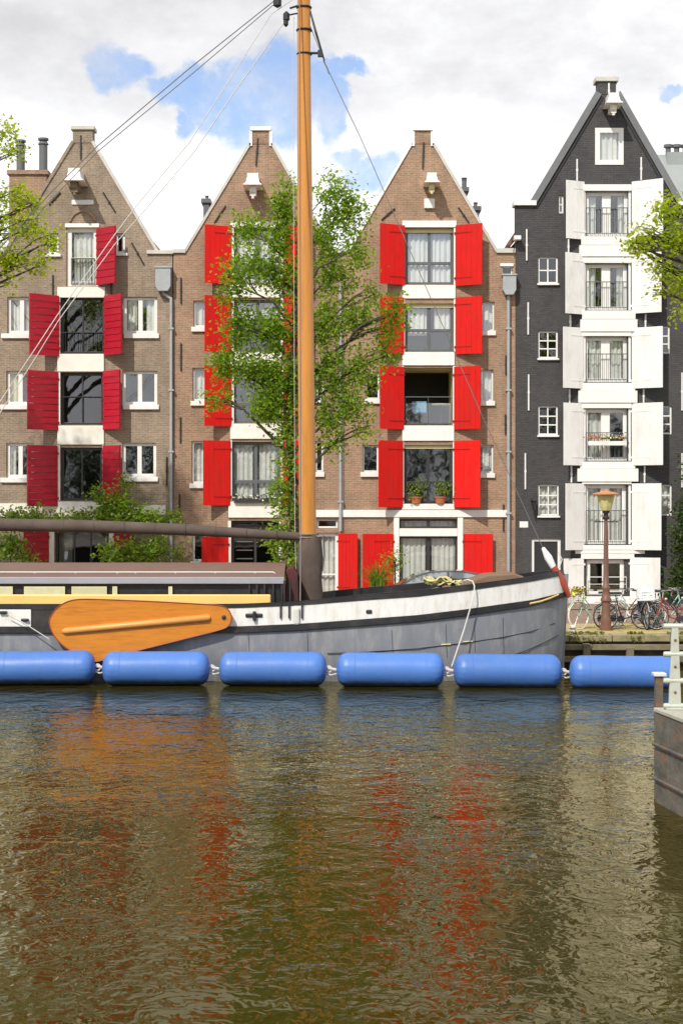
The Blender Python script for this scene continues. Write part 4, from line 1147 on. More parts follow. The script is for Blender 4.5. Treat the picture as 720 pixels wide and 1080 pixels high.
zt = PZ(18, YC)
mf.ring((PX(320.5, YC), YC, PZ(8, YC)), .17, .025, 'z', 20, 6); mf.ring((PX(320.7, YC), YC, PZ(32, YC)), .175, .025, 'z', 20, 6); mf.ring((PX(321, YC), YC, PZ(57, YC)), .175, .02, 'z', 20, 6)
mf.tube([(PX(326, YC), YC, PZ(8, YC)), (PX(333, YC), YC - .1, PZ(35, YC)), (PX(342, YC), YC, PZ(64, YC))], [.02, .03, .02], 6)
mf.tube([(PX(327, YC), YC, PZ(56, YC)), (PX(338, YC), YC, PZ(56, YC))], .03, 6)
mf.box(PX(335, YC), PX(340, YC), YC - .05, YC + .05, PZ(60, YC), PZ(53, YC))
mf.tube([(PX(314, YC), YC, PZ(6, YC)), (PX(306, YC), YC - .1, PZ(10, YC))], .025, 6)
mf.tube([(PX(314, YC), YC, PZ(14, YC)), (PX(305, YC), YC - .1, PZ(17, YC))], .02, 6)
mf.build('mast_fitting', M['black'], mast)
bl = MB()
for p, q, r in ((292.5, 3, .10), (302, 18, .08), (301.5, 23, .06)):
    bl.lathe((PX(p, YC), YC, PZ(q, YC) - .12), [(.02, 0), (r, .05), (r, .2), (.02, .26)], 10)
bl.build('pulley_block', M['black'], mast)
# boom with sail cover
bo = MB(); XL = -10
P0 = Vector((PX(-75, YC), YC, PZ(551, YC))); 
bpts = [(XL, YC, PZ(549, YC)), (PX(0, YC), YC, PZ(553.5, YC)), (PX(90, YC), YC, PZ(555, YC)), (PX(190, YC), YC, PZ(558.5, YC)), (PX(250, YC), YC, PZ(562, YC)), (PX(316, YC), YC, PZ(566, YC))]
bo.tube(bpts, [.17, .155, .15, .14, .12, .10], 18); boom = bo.build('boom', M['canvas'], ship, smooth=True)
for i in range(12):
    p = -60 + i * 32; y_ = interp([(-60, 550), (0, 553.5), (90, 555), (190, 558.5), (250, 562), (316, 566)], p)
    MB().ring((PX(p, YC), YC, PZ(y_, YC)), .15 if p < 200 else .13, .010, 'x', 16, 5).build('cover_tie', M['canvas'], boom)
cr = MB(); cr.tube([(PX(-60, YC), YC - .5, 2.4), (PX(-60, YC), YC, 3.5)], .04, 6); cr.tube([(PX(-60, YC), YC + .5, 2.4), (PX(-60, YC), YC, 3.5)], .04, 6); cr.build('boom_crutch', M['mast'], ship)
# rigging
def line(name, pts, r, mat, Y=YC, par=ship, Y1=None):
    mb = MB(); P_ = []
    n_ = len(pts)
    for i, (p, q) in enumerate(pts):
        yy = Y if Y1 is None else Y + (Y1 - Y) * i / (n_ - 1)
        P_.append((PX(p, yy), yy, PZ(q, yy)))
    mb.tube(P_, r, 5); return mb.build(name, mat, par)
line('topping_lift', [(316, -22), (289, 1), (200, 72), (103, 154), (52, 205), (0, 262), (-60, 330), (-70, 545)], .013, M['darkrope'])
line('topping_lift', [(316, -18), (292, 2), (205, 76), (103, 160), (55, 210), (0, 272), (-58, 336), (-64, 545)], .011, M['darkrope'])
line('halyard', [(315, -5), (286, 15), (200, 150), (144, 217), (120, 249), (61, 332), (36, 370), (0, 424), (-60, 520), (-60, 545)], .012, M['rope'])
line('halyard', [(302, 20), (248, 96), (205, 160), (149, 226), (121, 258), (62, 338), (38, 377), (4, 430), (-55, 522), (-55, 545)], .012, M['rope'])
line('halyard', [(310, 18), (309, 100), (310, 300), (311, 560), (313, 640)], .007, M['rope'])
line('forestay', [(324, 20), (345, 72), (380, 145), (490, 397), (507, 436), (573, 580)], .010, M['darkrope'])
line('forestay', [(341, 64), (345, 72), (347, 78)], .018, M['darkrope'])
line('shroud', [(316, -20), (316.5, 300), (317, 560), (316.5, 640)], .016, M['darkrope'], 41.0, Y1=39.4)
line('shroud', [(322, -20), (322, 300), (324, 560), (322, 640)], .016, M['darkrope'], 41.3, Y1=42.9)
sh = MB(); sh.box(PX(310, 39.3), PX(316, 39.3), 39.26, 39.36, PZ(659, 39.3), PZ(641, 39.3)); sh.build('deadeye', M['rope'], ship, bevel=.04)
sh = MB()
for p in (295, 304, 317.5): sh.box(PX(p, 39.3), PX(p + 1.8, 39.3), 39.28, 39.33, PZ(652, 39.3), PZ(636, 39.3))
sh.build('chain_plate', M['black'], ship)
# foredeck: windlass, rope, hatch cover
hc = MB(); Yh = 41.0
def prof(s): return [(PX(452, Yh), 2.02), (PX(556, Yh), 2.2), (PX(549, Yh), PZ(607, Yh)), (PX(540, Yh), PZ(604, Yh)), (PX(512, Yh), PZ(605.5, Yh)), (PX(497, Yh), PZ(611, Yh)), (PX(470, Yh), PZ(619, Yh))]
hc.prism(prof(0), 40.45, 41.9); hc.build('hatch_cover', M['tan'], ship, bevel=.04)
wd = MB(); Yw = 40.2
wd.box(PX(462, Yw), PX(466, Yw), Yw - .1, Yw + .1, 1.9, PZ(610, Yw)); wd.box(PX(476, Yw), PX(480, Yw), Yw - .1, Yw + .1, 1.9, PZ(610, Yw))
wd.tube([(PX(456, Yw), Yw, PZ(613, Yw)), (PX(486, Yw), Yw, PZ(613, Yw))], .06, 10); wd.lathe((PX(467, Yw), Yw, PZ(613, Yw)), [(.12, 0), (.09, .05), (.09, .15), (.12, .2)], 12, 'x')
wd.build('windlass', M['black'], ship)
rc = MB()
for i in range(13):       # a bundle of line laid over the windlass, sagging between the bitts
    pts_ = []; ph = random.uniform(0, 6); dz = random.uniform(-.05, .06); dy = random.uniform(-.12, .10)
    p0 = random.uniform(445, 456); p1 = random.uniform(474, 487)
    for k_ in range(13):
        t = k_ / 12; p = p0 + (p1 - p0) * t
        pts_.append((PX(p, Yw), Yw - .06 + dy + .03 * math.sin(ph + t * 9), PZ(613.5, Yw) + dz + .055 * math.cos(t * 9.5 + .2 * i) + .02 * math.sin(ph * 2 + t * 14)))
    rc.tube(pts_, .022, 6)
rcc = rc.build('rope_coil', M['yrope'], None, base=(PX(466, Yw), Yw, PZ(618, Yw)), smooth=True); tag(rcc, 'yellowish coiled rope hung over the windlass on the foredeck', 'rope')
mr = MB(); Y1 = 39.75
pts_ = [(488, 616), (489, 612.5), (493, 611.5), (498, 613), (500, 618), (499.5, 627), (496, 640), (489, 664), (482, 685), (476, 703)]
mr.tube([(PX(p, Y1 - .075 * i), Y1 - .075 * i, PZ(q, Y1 - .075 * i)) for i, (p, q) in enumerate(pts_)], .017, 6)
mro = mr.build('mooring_rope', M['rope'], None, base=(PX(489, Y1), Y1, PZ(616, Y1))); tag(mro, 'white rope hanging from the bow down to the gap between two blue fenders', 'rope')

# deck plants by the mast (grasses in pots)
def potted(name, x, y, z, pr, ph, potmat, clumps, leafm, label, cat, leaf=.08, n_up=.2, group=None):
    t = empty(name, (x, y, z), label, cat, group)
    MB().lathe((x, y, z), [(pr * .72, 0), (pr, ph * .85), (pr * 1.1, ph * .86), (pr * 1.1, ph), (pr * .9, ph)], 14).build('pot', potmat, t, smooth=True)
    P_ = sprays(clumps, None, 10); leaf_mesh('foliage', P_, leaf, leafm, t, updir=n_up); return t
# street planters standing before the houses
Yp = 56.8
gt = empty('ornamental_grass', (PX(399, Yp), Yp, QZ), 'tuft of yellow green ornamental grass before the red ground floor shutters', 'plant')
gm = MB()
for i in range(160):
    a = random.uniform(0, 6.28); r = random.uniform(.1, .75); h = random.uniform(1.0, 1.65)
    x0, y0 = PX(399, Yp) + random.gauss(0, .08), Yp + random.gauss(0, .08)
    tip = (x0 + r * math.cos(a), y0 + r * math.sin(a) * .6, QZ + h * (1 - r * .25)); mid = (x0 + r * .3 * math.cos(a), y0 + r * .2 * math.sin(a), QZ + h * .7)
    gm.tube([(x0, y0, QZ), mid, tip], [.012, .012, .003], 3, cap=False)
gm.build('blades', M['vine'], gt, recalc=False)
sb = empty('shrub', (PX(417, Yp), Yp, QZ), 'small loose shrub right of the ornamental grass by the white window post', 'plant')
tw = MB(); P_ = sprays([(PX(415, Yp), Yp, QZ + 1.3, .25, .2, .4, 110), (PX(420, Yp), Yp, QZ + 1.8, .2, .2, .3, 70), (PX(409, Yp), Yp, QZ + 1.5, .2, .2, .25, 50)], tw, 10)
tw.tube([(PX(417, Yp), Yp, QZ), (PX(416, Yp), Yp, QZ + 1.5)], .03, 6)
tw.build('stem', M['trunk'], sb, recalc=False); leaf_mesh('foliage', P_, .09, M['vine'], sb)

# ------------------------------------------------------------------ window pots and flowers
for j, (p, lab) in enumerate(((438.5, 'terracotta pot with a leafy green plant on the balcony, left of the pair'), (464, 'terracotta pot with a leafy green plant on the balcony, right of the pair'))):
    potted('flower_pot', fx(p), F - .0, fz(531.3), .20, .24, M['terracotta'],
           [(fx(p), F, fz(517), .3, .12, .22, 90), (fx(p) + .15, F, fz(515), .15, .1, .15, 30)], M['vine'], lab, 'potted plant', .09, group='pots on the balcony sill of the red shuttered house')
fb = empty('flower_box', (fx(640), F - .22, fz(470)), 'balcony rail planter of pink and white flowers on the charcoal house', 'flower box')
MB().box(fx(619), fx(659), F - .27, F - .09, fz(470), fz(465.5)).build('trough', M['whitesh'], fb)
P_ = np.array([(random.uniform(fx(620), fx(658)), F - .2 + random.gauss(0, .06), fz(463.5) + abs(random.gauss(0, .06))) for _ in range(170)])
leaf_mesh('foliage', P_, .08, M['vine'], fb)
P_ = np.array([(random.gauss(fx(626), .16), F - .23 + random.gauss(0, .05), fz(463) + abs(random.gauss(0, .07))) for _ in range(90)] + [(random.gauss(fx(650), .2), F - .23, fz(463) + abs(random.gauss(0, .06))) for _ in range(30)])
leaf_mesh('blossom', P_, .075, M['flower'], fb)
P_ = np.array([(random.uniform(fx(634), fx(658)), F - .23 + random.gauss(0, .05), fz(463) + abs(random.gauss(0, .09))) for _ in range(50)])
leaf_mesh('blossom', P_, .07, M['flowerw'], fb)
fb2 = empty('flower_box', (fx(270), F - .1, fz(528)), 'low window box of white flowers beneath the curtained window behind the tree', 'flower box')
MB().box(fx(247), fx(292), F - .18, F - .065, fz(530), fz(525.5)).build('trough', M['darkframe'], fb2)
P_ = np.array([(random.uniform(fx(245), fx(294)), F - .14 + random.gauss(0, .04), fz(525) + random.gauss(.02, .05)) for _ in range(260)]); leaf_mesh('foliage', P_[:130], .08, M['leafdark'], fb2)
leaf_mesh('blossom', P_[130:], .075, M['flowerw'], fb2)
# things on the loggia: small table and chair
lt = empty('cafe_table', (fx(466), F + .7, fz(448)), 'small yellow round table behind the glass balustrade of the loggia', 'table')
MB().lathe((fx(466), F + .7, fz(448) + .72), [(.32, 0), (.33, .015), (.32, .03)], 20).build('tabletop', M['yrope'], lt)
MB().lathe((fx(466), F + .7, fz(448)), [(.2, 0), (.2, .02), (.03, .04), (.03, .72)], 12).build('leg', M['black'], lt)
lch = empty('chair', (fx(443), F + .6, fz(448)), 'blue canvas chair behind the glass balustrade of the loggia', 'chair')
cx_ = fx(443); zz = fz(448)
MB().box(cx_ - .25, cx_ + .25, F + .38, F + .82, zz + .4, zz + .45).build('seat', M['bag'], lch)
bluec = pmat('blue_canvas', (.16, .35, .5), .8, .1)
MB().box(cx_ - .25, cx_ + .25, F + .82, F + .86, zz + .45, zz + .85).build('backrest', bluec, lch)
for a in (-.23, .23):
    for b_ in (.4, .83): MB().box(cx_ + a - .015, cx_ + a + .015, F + b_ - .015, F + b_ + .015, zz, zz + .4).build('leg', M['black'], lch)

# ------------------------------------------------------------------ car
YCAR = 50.2
def car(xc, yc, name, label):
    t = empty(name, (xc, yc, QZ - .02), label, 'car', None)
    z0 = QZ - .02
    def q(px, z): return (px, z)
    L_ = 2.1
    # body profile (x forward = -1), local coordinates
    body = [(-2.1, .35), (-2.12, .62), (-1.95, .78), (-1.15, .92), (1.75, .98), (2.05, .92), (2.1, .55), (2.05, .3), (1.62, .26), (1.55, .5), (1.3, .62), (1.05, .5), (.98, .24), (-.98, .24), (-1.05, .5), (-1.3, .62), (-1.55, .5), (-1.62, .26)]
    def sec(pts, w0, w1, zlo, zhi):
        vs = []
        for sgn in (-1, 1):
            for (x, z) in pts:
                f = (z - zlo) / (zhi - zlo); w = w0 + (w1 - w0) * max(0, min(1, f)); vs.append((xc + x, yc + sgn * w, z0 + z))
        n = len(pts); fs = [tuple(range(n)), tuple(range(2 * n - 1, n - 1, -1))] + [(i, (i + 1) % n, (i + 1) % n + n, i + n) for i in range(n)]
        return vs, fs
    b = MB(); b.add(*sec(body, .86, .80, .3, .98)); bd = b.build('body', M['carpaint'], t, smooth=True, bevel=.03)
    gh = [(-1.22, .92), (-.95, 1.10), (-.6, 1.30), (-.25, 1.42), (.2, 1.46), (.75, 1.45), (1.3, 1.36), (1.6, 1.22), (1.85, .97)]
    g_ = MB(); g_.add(*sec(gh, .78, .60, .95, 1.46)); g_.build('greenhouse', M['carpaint'], t, smooth=True, bevel=.03)
    side = [(-1.05, .97), (-.85, 1.11), (-.55, 1.28), (-.22, 1.38), (.2, 1.41), (.3, 1.41), (.3, .99)]
    side2 = [(.36, .99), (.36, 1.41), (.75, 1.40), (1.22, 1.31), (1.5, 1.17), (1.6, 1.02)]
    for sd in (side, side2):
        w_ = MB(); vs = []
        for (x, z) in sd:
            f = (z - .95) / .51; w = .785 + (.605 - .785) * f; vs.append((xc + x, yc - w - .006, z0 + z))
        w_.add(vs, [tuple(range(len(vs)))]); vs2 = [(x, 2 * yc - y, z) for x, y, z in vs]; w_.add(vs2, [tuple(range(len(vs2)))])
        w_.build('side_window', M['carglass'], t)
    ws = MB()
    def wy(z): return .775 + (.60 - .775) * (z - .95) / .51
    pl = [(-1.19, .96), (-.95, 1.12), (-.6, 1.32), (-.3, 1.425)]
    for (xa, za), (xb, zb) in zip(pl, pl[1:]):
        ws.quad((xc + xa - .02, yc - wy(za) + .05, z0 + za + .02), (xc + xb - .02, yc - wy(zb) + .05, z0 + zb + .02), (xc + xb - .02, yc + wy(zb) - .05, z0 + zb + .02), (xc + xa - .02, yc + wy(za) - .05, z0 + za + .02))
    ws.build('windscreen', M['carglass'], t, smooth=True)
    for x in (-1.3, 1.3):
        for sgn in (-1, 1):
            w_ = MB(); y_ = yc + sgn * .78
            w_.ring((xc + x, y_, z0 + .31), .235, .085, 'y', 24, 10); wo = w_.build('wheel', M['tyre'], t, smooth=True)
            r_ = MB(); r_.lathe((xc + x, y_ - .05, z0 + .31), [(.19, 0), (.2, .04), (.2, .1)], 20, 'y')
            for k_ in range(5):
                a = k_ * 1.2566; r_.tube([(xc + x, y_ - .06, z0 + .31), (xc + x + .19 * math.cos(a), y_ - .06, z0 + .31 + .19 * math.sin(a))], .022, 5)
            r_.build('rim', M['rim'], wo)
    for sgn in (-1, 1):
        MB().box(xc - 2.13, xc - 1.9, yc + sgn * .62 - .14, yc + sgn * .62 + .14, z0 + .6, z0 + .72).build('headlight', M['lamp_w'], t, bevel=.03)
        MB().box(xc + 1.98, xc + 2.115, yc + sgn * .66 - .1, yc + sgn * .66 + .1, z0 + .68, z0 + .85).build('tail_light', M['lamp_r'], t, bevel=.02)
        MB().box(xc - .95, xc - .78, yc + sgn * .95 - .1, yc + sgn * .95 + .08, z0 + .95, z0 + 1.07).build('wing_mirror', M['carpaint'], t, bevel=.03)
    MB().box(xc - .06, xc + .1, yc - .875, yc - .85, z0 + .80, z0 + .83).build('door_handle', M['chrome'], t)
    return t
car(PX(459, YCAR), YCAR, 'parked_car', 'dark grey hatchback parked on the street behind the bow of the barge')

# ------------------------------------------------------------------ lamp post
YLP = 45.3; xl = PX(638.5, YLP)
lp = empty('street_lamp', (xl, YLP, QZ), 'reddish brown cast iron street lamp with amber lantern, on the quay among the bicycles', 'street lamp')
MB().lathe((xl, YLP, QZ), [(.17, 0), (.17, .12), (.135, .14), (.14, .3), (.12, .36), (.105, .75), (.145, .78), (.145, .83), (.115, .88), (.09, 1.05), (.115, 1.1), (.115, 1.15), (.08, 1.2), (.07, 1.6), (.055, 2.6), (.045, 2.95)], 20).build('post', M['post'], lp, smooth=True)
MB().lathe((xl, YLP, QZ + 2.94), [(.08, 0), (.09, .06), (.06, .1), (.07, .16), (.10, .2), (.10, .24)], 16).tube([(xl - .3, YLP, QZ + 2.88), (xl + .3, YLP, QZ + 2.88)], .014, 6).build('collar', M['black'], lp, smooth=True)
MB().lathe((xl, YLP, QZ + 3.18), [(.12, 0), (.16, .1), (.24, .40), (.25, .42)], 8).build('lantern', M['lampglass'], lp)
MB().lathe((xl, YLP, QZ + 3.6), [(.36, 0), (.36, .025), (.2, .07), (.07, .09), (.03, .12), (.0, .15)], 16).build('cap', M['lampcap'], lp, smooth=True)

# ------------------------------------------------------------------ bicycles
def bicycle(px, Y, rot, frame, tyre, label, basket=None, lean=.05, wheel_r=.345, steer=0):
    wheel_r += .02
    X = PX(px, Y)
    t = bpy.data.objects.new('bicycle', None); COL.objects.link(t); t.location = (X, Y, QZ)
    t.rotation_euler = (lean, 0, R(rot)); tag(t, label, 'bicycle', 'bicycles parked along the quay'); BASE[t.name] = Vector((0, 0, 0))
    WB = .54; r = wheel_r
    for xw, st in ((-WB, 0), (WB, steer)):
        m_ = Matrix.Translation((xw, 0, r)) @ Matrix.Rotation(R(st), 4, 'Z')
        w = MB(); w.ring((0, 0, 0), r - .035, .012, 'y', 32, 6, m_); w.lathe((0, -.04, 0), [(.02, 0), (.025, .02), (.025, .06), (.02, .08)], 8, 'y', m_)
        for k_ in range(18):
            a = k_ * 2 * math.pi / 18
            w.tube([(0, .02 * (-1) ** k_, 0), ((r - .04) * math.cos(a), 0, (r - .04) * math.sin(a))], .003, 3, cap=False, mtx=m_)
        wo = w.build('wheel', M['chrome'], t, recalc=False)
        MB().ring((0, 0, 0), r - .018, .02, 'y', 36, 8, m_).build('tyre', tyre, wo, smooth=True)
        MB().ring((0, 0, 0), r + .025, .012, 'y', 20, 5, m_, R(20), R(150)).build('mudguard', frame, t, smooth=True)
    fm = MB(); bb = (-.08, 0, .28); st_ = (-.22, 0, .78); ht = (.38, 0, .86); hb2 = (.42, 0, .66)
    fm.tube([bb, st_], .017, 8); fm.tube([bb, (.15, 0, .33), hb2], .02, 8); fm.tube([(-.17, 0, .6), (.1, 0, .52), ht], .016, 8) ; fm.tube([ht, hb2], .02, 8)
    for s_ in (-.05, .05):
        fm.tube([bb, (-WB, s_, r)], .01, 6); fm.tube([(-.2, 0, .7), (-WB, s_, r)], .009, 6); fm.tube([hb2, (.45, s_, .6), (WB, s_, r)], .012, 6)
    fr = fm.build('frame', frame, t, smooth=True)
    cg = MB(); cg.box(-WB - .05, -.0, .05, .075, .22, .36); cg.ring((-.08, .06, .28), .09, .01, 'y', 18, 5); cg.tube([(-.08, .08, .28), (-.02, .08, .12)], .01, 5); cg.tube([(-.08, -.08, .28), (-.14, -.08, .44)], .01, 5)
    cg.box(-.06, .02, .08, .17, .1, .125); cg.box(-.18, -.1, -.17, -.08, .435, .46); cg.build('chain_guard', M['bikeblack'], t)
    hbm = MB(); hbm.tube([(.37, 0, .86), (.35, 0, 1.02)], .014, 8)
    hbm.tube([(.14, -.29, 1.04), (.28, -.27, 1.06), (.37, -.12, 1.03), (.36, 0, 1.02), (.37, .12, 1.03), (.28, .27, 1.06), (.14, .29, 1.04)], .012, 8)
    hd = hbm.build('handlebar', M['chrome'], t, smooth=True)
    MB().tube([(.12, -.29, 1.04), (.22, -.28, 1.05)], .018, 8).tube([(.12, .29, 1.04), (.22, .28, 1.05)], .018, 8).build('grip', M['black'], hd)
    sd = MB(); sd.tube([(-.22, 0, .78), (-.25, 0, .93)], .013, 8)
    vs = [(-.38, -.10, .95), (-.38, .10, .95), (-.2, .06, .955), (-.08, .02, .95), (-.08, -.02, .95), (-.2, -.06, .955)]
    top = [(x, y * .9, z + .055) for x, y, z in vs]
    sd.add(vs + top, [(0, 1, 2, 3, 4, 5), (11, 10, 9, 8, 7, 6)] + [(i, (i + 1) % 6, (i + 1) % 6 + 6, i + 6) for i in range(6)])
    sd.build('saddle', M['black'], t, bevel=.015)
    rk = MB()
    for s_ in (-.06, 0, .06): rk.tube([(-.28, s_, .74), (-.82, s_, .74)], .007, 5)
    for s_ in (-.06, .06): rk.tube([(-.62, s_, .74), (-WB, s_, r)], .007, 5)
    rk.build('carrier', M['bikeblack'], t)
    fk = MB().tube([(-.1, .05, .27), (-.14, .18, .01)], .01, 5); fk.build('kickstand', M['chrome'], t)
    MB().lathe((.47, 0, .78), [(.02, 0), (.04, .03), (.04, .07)], 10, 'x').build('headlamp', M['chrome'], t)
    if basket == 'flowers':
        bk = MB(); 
        for z in (.74, .80, .86, .92, .98): bk.tube([(.44, -.17, z), (.72, -.17, z), (.72, .17, z), (.44, .17, z), (.44, -.17, z)], .008, 4)
        for a, b_ in ((.44, -.17), (.72, -.17), (.72, .17), (.44, .17), (.58, -.17), (.58, .17), (.72, 0)): bk.tube([(a, b_, .74), (a, b_, .98)], .007, 4)
        bk.box(.44, .72, -.17, .17, .735, .745)
        bk.build('basket', M['wtyre'], t)
        P_ = np.array([(random.uniform(.4, .76), random.uniform(-.22, .22), .95 + random.gauss(.04, .06)) for _ in range(160)]); leaf_mesh('garland', P_, .08, M['vine'], t, base=(0, 0, 0))
        leaf_mesh('blossom', P_[::4] + np.array([0, 0, .05]), .09, M['flower'], t, base=(0, 0, 0)); leaf_mesh('blossom', P_[1::4] + np.array([0, 0, .03]), .09, pmat('yellow_petals', (.75, .68, .06), .6), t, base=(0, 0, 0))
    if basket == 'crate':
        bk = MB(); x0, x1, y0, y1, z0_, z1 = .40, .76, -.24, .24, .80, 1.08
        for z in (.80, .87, .94, 1.01, 1.06): bk.box(x0, x1, y0, y0 + .012, z, z + .035).box(x0, x1, y1 - .012, y1, z, z + .035).box(x0, x0 + .012, y0, y1, z, z + .035).box(x1 - .012, x1, y0, y1, z, z + .035)
        for a in (x0, x1 - .02):
            for b_ in (y0, y1 - .02): bk.box(a, a + .02, b_, b_ + .02, z0_, z1 + .02)
        bk.box(x0, x1, y0, y1, .795, .805); bk.build('crate', M['crate'], t)
        pn = MB()
        for s_ in (-1, 1): pn.box(-.78, -.38, s_ * .13 - .06, s_ * .13 + .06, .36, .74)
        pn.build('pannier', M['bag'], t, bevel=.03)
    return t
bicycle(629, 45.7, 200, M['teal'], M['wtyre'], 'mint bicycle with cream tyres and a flower filled basket, left of the lamp post', 'flowers', .06, .355, 15)
bicycle(658.5, 45.55, 12, M['bikeblack'], M['tyre'], 'black bicycle just right of the lamp post, front wheel turned', None, -.06, .33, -35)
bicycle(681, 45.9, 262, M['bikegrey'], M['tyre'], 'silver bicycle with white front crate and navy panniers, seen end on', 'crate', .04, .345, 10)
bicycle(668, 46.5, 150, M['crate'], M['wtyre'], 'white framed bicycle leaning behind the black one beside the lamp post', None, .05, .345, 15)
bicycle(703, 46.7, 20, M['teal'], M['tyre'], 'pale green bicycle without basket, among the dark ones at the right', None, -.05, .345, 25)
bicycle(690, 46.3, 245, M['bikegrey'], M['tyre'], 'plain silver bicycle standing behind the one with the crate', None, .05, .345, -20)
bicycle(713, 45.4, 186, M['bikered'], M['tyre'], 'red bicycle at the right edge above the pale railing', None, .06, .345, 10)
bicycle(722, 46.2, 168, M['bikeblack'], M['tyre'], 'black bicycle behind the red one at the right edge', None, -.05, .345, 20)

# stone bollard near the bow on the quay
bl = empty('bollard', (PX(603, 43.7), 43.7, QZ), 'short white mooring bollard on the capping by the bow', 'bollard')
MB().lathe((PX(603, 43.7), 43.62, QZ - .08), [(.08, 0), (.06, .06), (.06, .22), (.1, .26), (.1, .3), (.03, .33)], 14).build('post', M['steelwhite'], bl, smooth=True)

# ------------------------------------------------------------------ pier and railing at the right
def pxw(Y): return 4.24 + (23.1 - Y) * .117
pr = empty('pier', (4.3, 23.1, 0), 'rust streaked steel pier head rising from the water at the right edge', 'pier')
pm = MB(); zt = PZ(751, 23.1)
pm.add([(4.24, 23.1, -2), (pxw(9), 9, -2), (13, 9, -2), (13, 23.1, -2), (4.24, 23.1, zt), (pxw(9), 9, zt), (13, 9, zt), (13, 23.1, zt)],
       [(0, 1, 2, 3), (7, 6, 5, 4), (0, 4, 5, 1), (1, 5, 6, 2), (2, 6, 7, 3), (3, 7, 4, 0)])
pm.build('wall', M['pier'], pr)
tp = MB(); tp.add([(4.22, 23.13, zt + .002), (pxw(9) - .03, 8.95, zt + .002), (13, 8.95, zt + .002), (13, 23.13, zt + .002), (4.22, 23.13, zt + .06), (pxw(9) - .03, 8.95, zt + .06), (13, 8.95, zt + .06), (13, 23.13, zt + .06)],
       [(0, 1, 2, 3), (7, 6, 5, 4), (0, 4, 5, 1), (1, 5, 6, 2), (2, 6, 7, 3), (3, 7, 4, 0)]); tp.build('deck', M['piertop'], pr, bevel=.012)
wl_ = MB()
for z in (.32, .78): wl_.tube([(4.225, 23.12, z), (pxw(16), 16, z), (pxw(9) - .01, 9, z)], .03, 6)
for i in range(8):
    Y = 22.5 - i * 1.4; wl_.tube([(pxw(Y) - .0, Y, -.3), (pxw(Y) - .0, Y, zt - .01)], .018, 6)
wl_.build('weld_rib', M['pier'], pr)
pc = MB(); pc.box(4.26, 4.36, 23.15, 23.3, -.5, PZ(713, 23.2)); pc.build('corner_pile', M['pier'], pr, bevel=.01)
MB().box(4.23, 4.40, 23.12, 23.33, PZ(713, 23.2), PZ(709.5, 23.2)).build('pile_cap', M['steelwhite'], pr, bevel=.008)
rg = empty('railing', (4.5, 22.9, zt + .06), 'pale green tube railing with flat tapered posts on top of the pier', 'railing')
Yg = 22.9
for kx in range(5):
    c0 = PX(711, Yg) + kx * 1.75
    zb, zz_ = zt + .06, PZ(662, Yg)
    w0, w1 = .085, .045
    po = MB(); po.prism([(c0 - w0, zb), (c0 + w0, zb), (c0 + w1, zz_), (c0 - w1, zz_)], Yg - .03, Yg + .03)
    po.box(c0 - .13, c0 + .13, Yg - .1, Yg + .1, zb, zb + .02)
    q_ = po.build('post', M['rail'], rg, bevel=.01)
    bt = MB()
    for py in (675, 703, 730): bt.lathe((c0, Yg - .045, PZ(py, Yg)), [(.012, 0), (.018, .005), (.018, .016)], 8, 'y')
    bt.build('bolt', pmat('rusty_bolt', (.2, .07, .03), .8) if kx == 0 else bpy.data.materials['rusty_bolt'], q_)
for py in (660.5, 690, 718, 744.5):
    r_ = MB(); z = PZ(py, Yg); x0 = PX(699, Yg)
    r_.tube([(x0, Yg, z), (x0 + .02, Yg, z), (13, Yg, z)], [.028, .038, .038], 12); r_.build('rail', M['rail'], rg, smooth=True)

# ------------------------------------------------------------------ trees
YT = 46.2
def C(px, py, rx, rz, n, Y=YT, ry=None, dy=0):
    k = Y / FPX
    return (PX(px, Y + dy), Y + dy, PZ(py, Y + dy), rx * k, (ry if ry else rx * .9) * k, rz * k, n)
cl = [C(300, 215, 14, 28, 330), C(296, 250, 18, 26, 330), C(262, 245, 20, 20, 230, dy=.3), C(272, 285, 32, 26, 420), C(245, 300, 22, 24, 230, dy=-.4), C(300, 300, 22, 30, 380),
      C(350, 205, 24, 22, 230), C(366, 228, 26, 22, 260, dy=.4), C(340, 250, 22, 30, 320), C(375, 262, 20, 22, 210, dy=-.4), C(352, 295, 30, 28, 380, dy=.5),
      C(255, 345, 26, 28, 400), C(290, 350, 28, 30, 520), C(340, 345, 26, 32, 480), C(375, 335, 20, 26, 240), C(240, 385, 20, 24, 300, dy=.3), C(275, 395, 28, 26, 500),
      C(310, 400, 24, 30, 520), C(350, 395, 28, 30, 420), C(380, 390, 20, 26, 220), C(372, 430, 22, 30, 210, dy=-.3), C(345, 440, 24, 28, 280), C(300, 435, 22, 22, 330),
      C(275, 428, 16, 18, 170, dy=-.3), C(405, 345, 18, 22, 170), C(418, 330, 14, 16, 100, dy=-.4), C(408, 375, 16, 18, 120, dy=.3), C(395, 310, 12, 14, 70), C(350, 470, 16, 14, 80), C(228, 420, 12, 14, 70), C(384, 455, 12, 18, 70)]
tree('street_tree', (PX(312, YT), YT, QZ), [(PX(312, YT), YT, QZ), (PX(311, YT), YT, 3.2), (PX(308, YT), YT, 5.0), (PX(306, YT), YT, 6.6), (PX(310, YT), YT, 8.4), (PX(313, YT), YT, 10.3), (PX(316, YT), YT, 12)], .17, cl, M['leaf'], 'leafy green street tree growing on the quay directly behind the mast', .115, per=20)
YL2 = 45.5
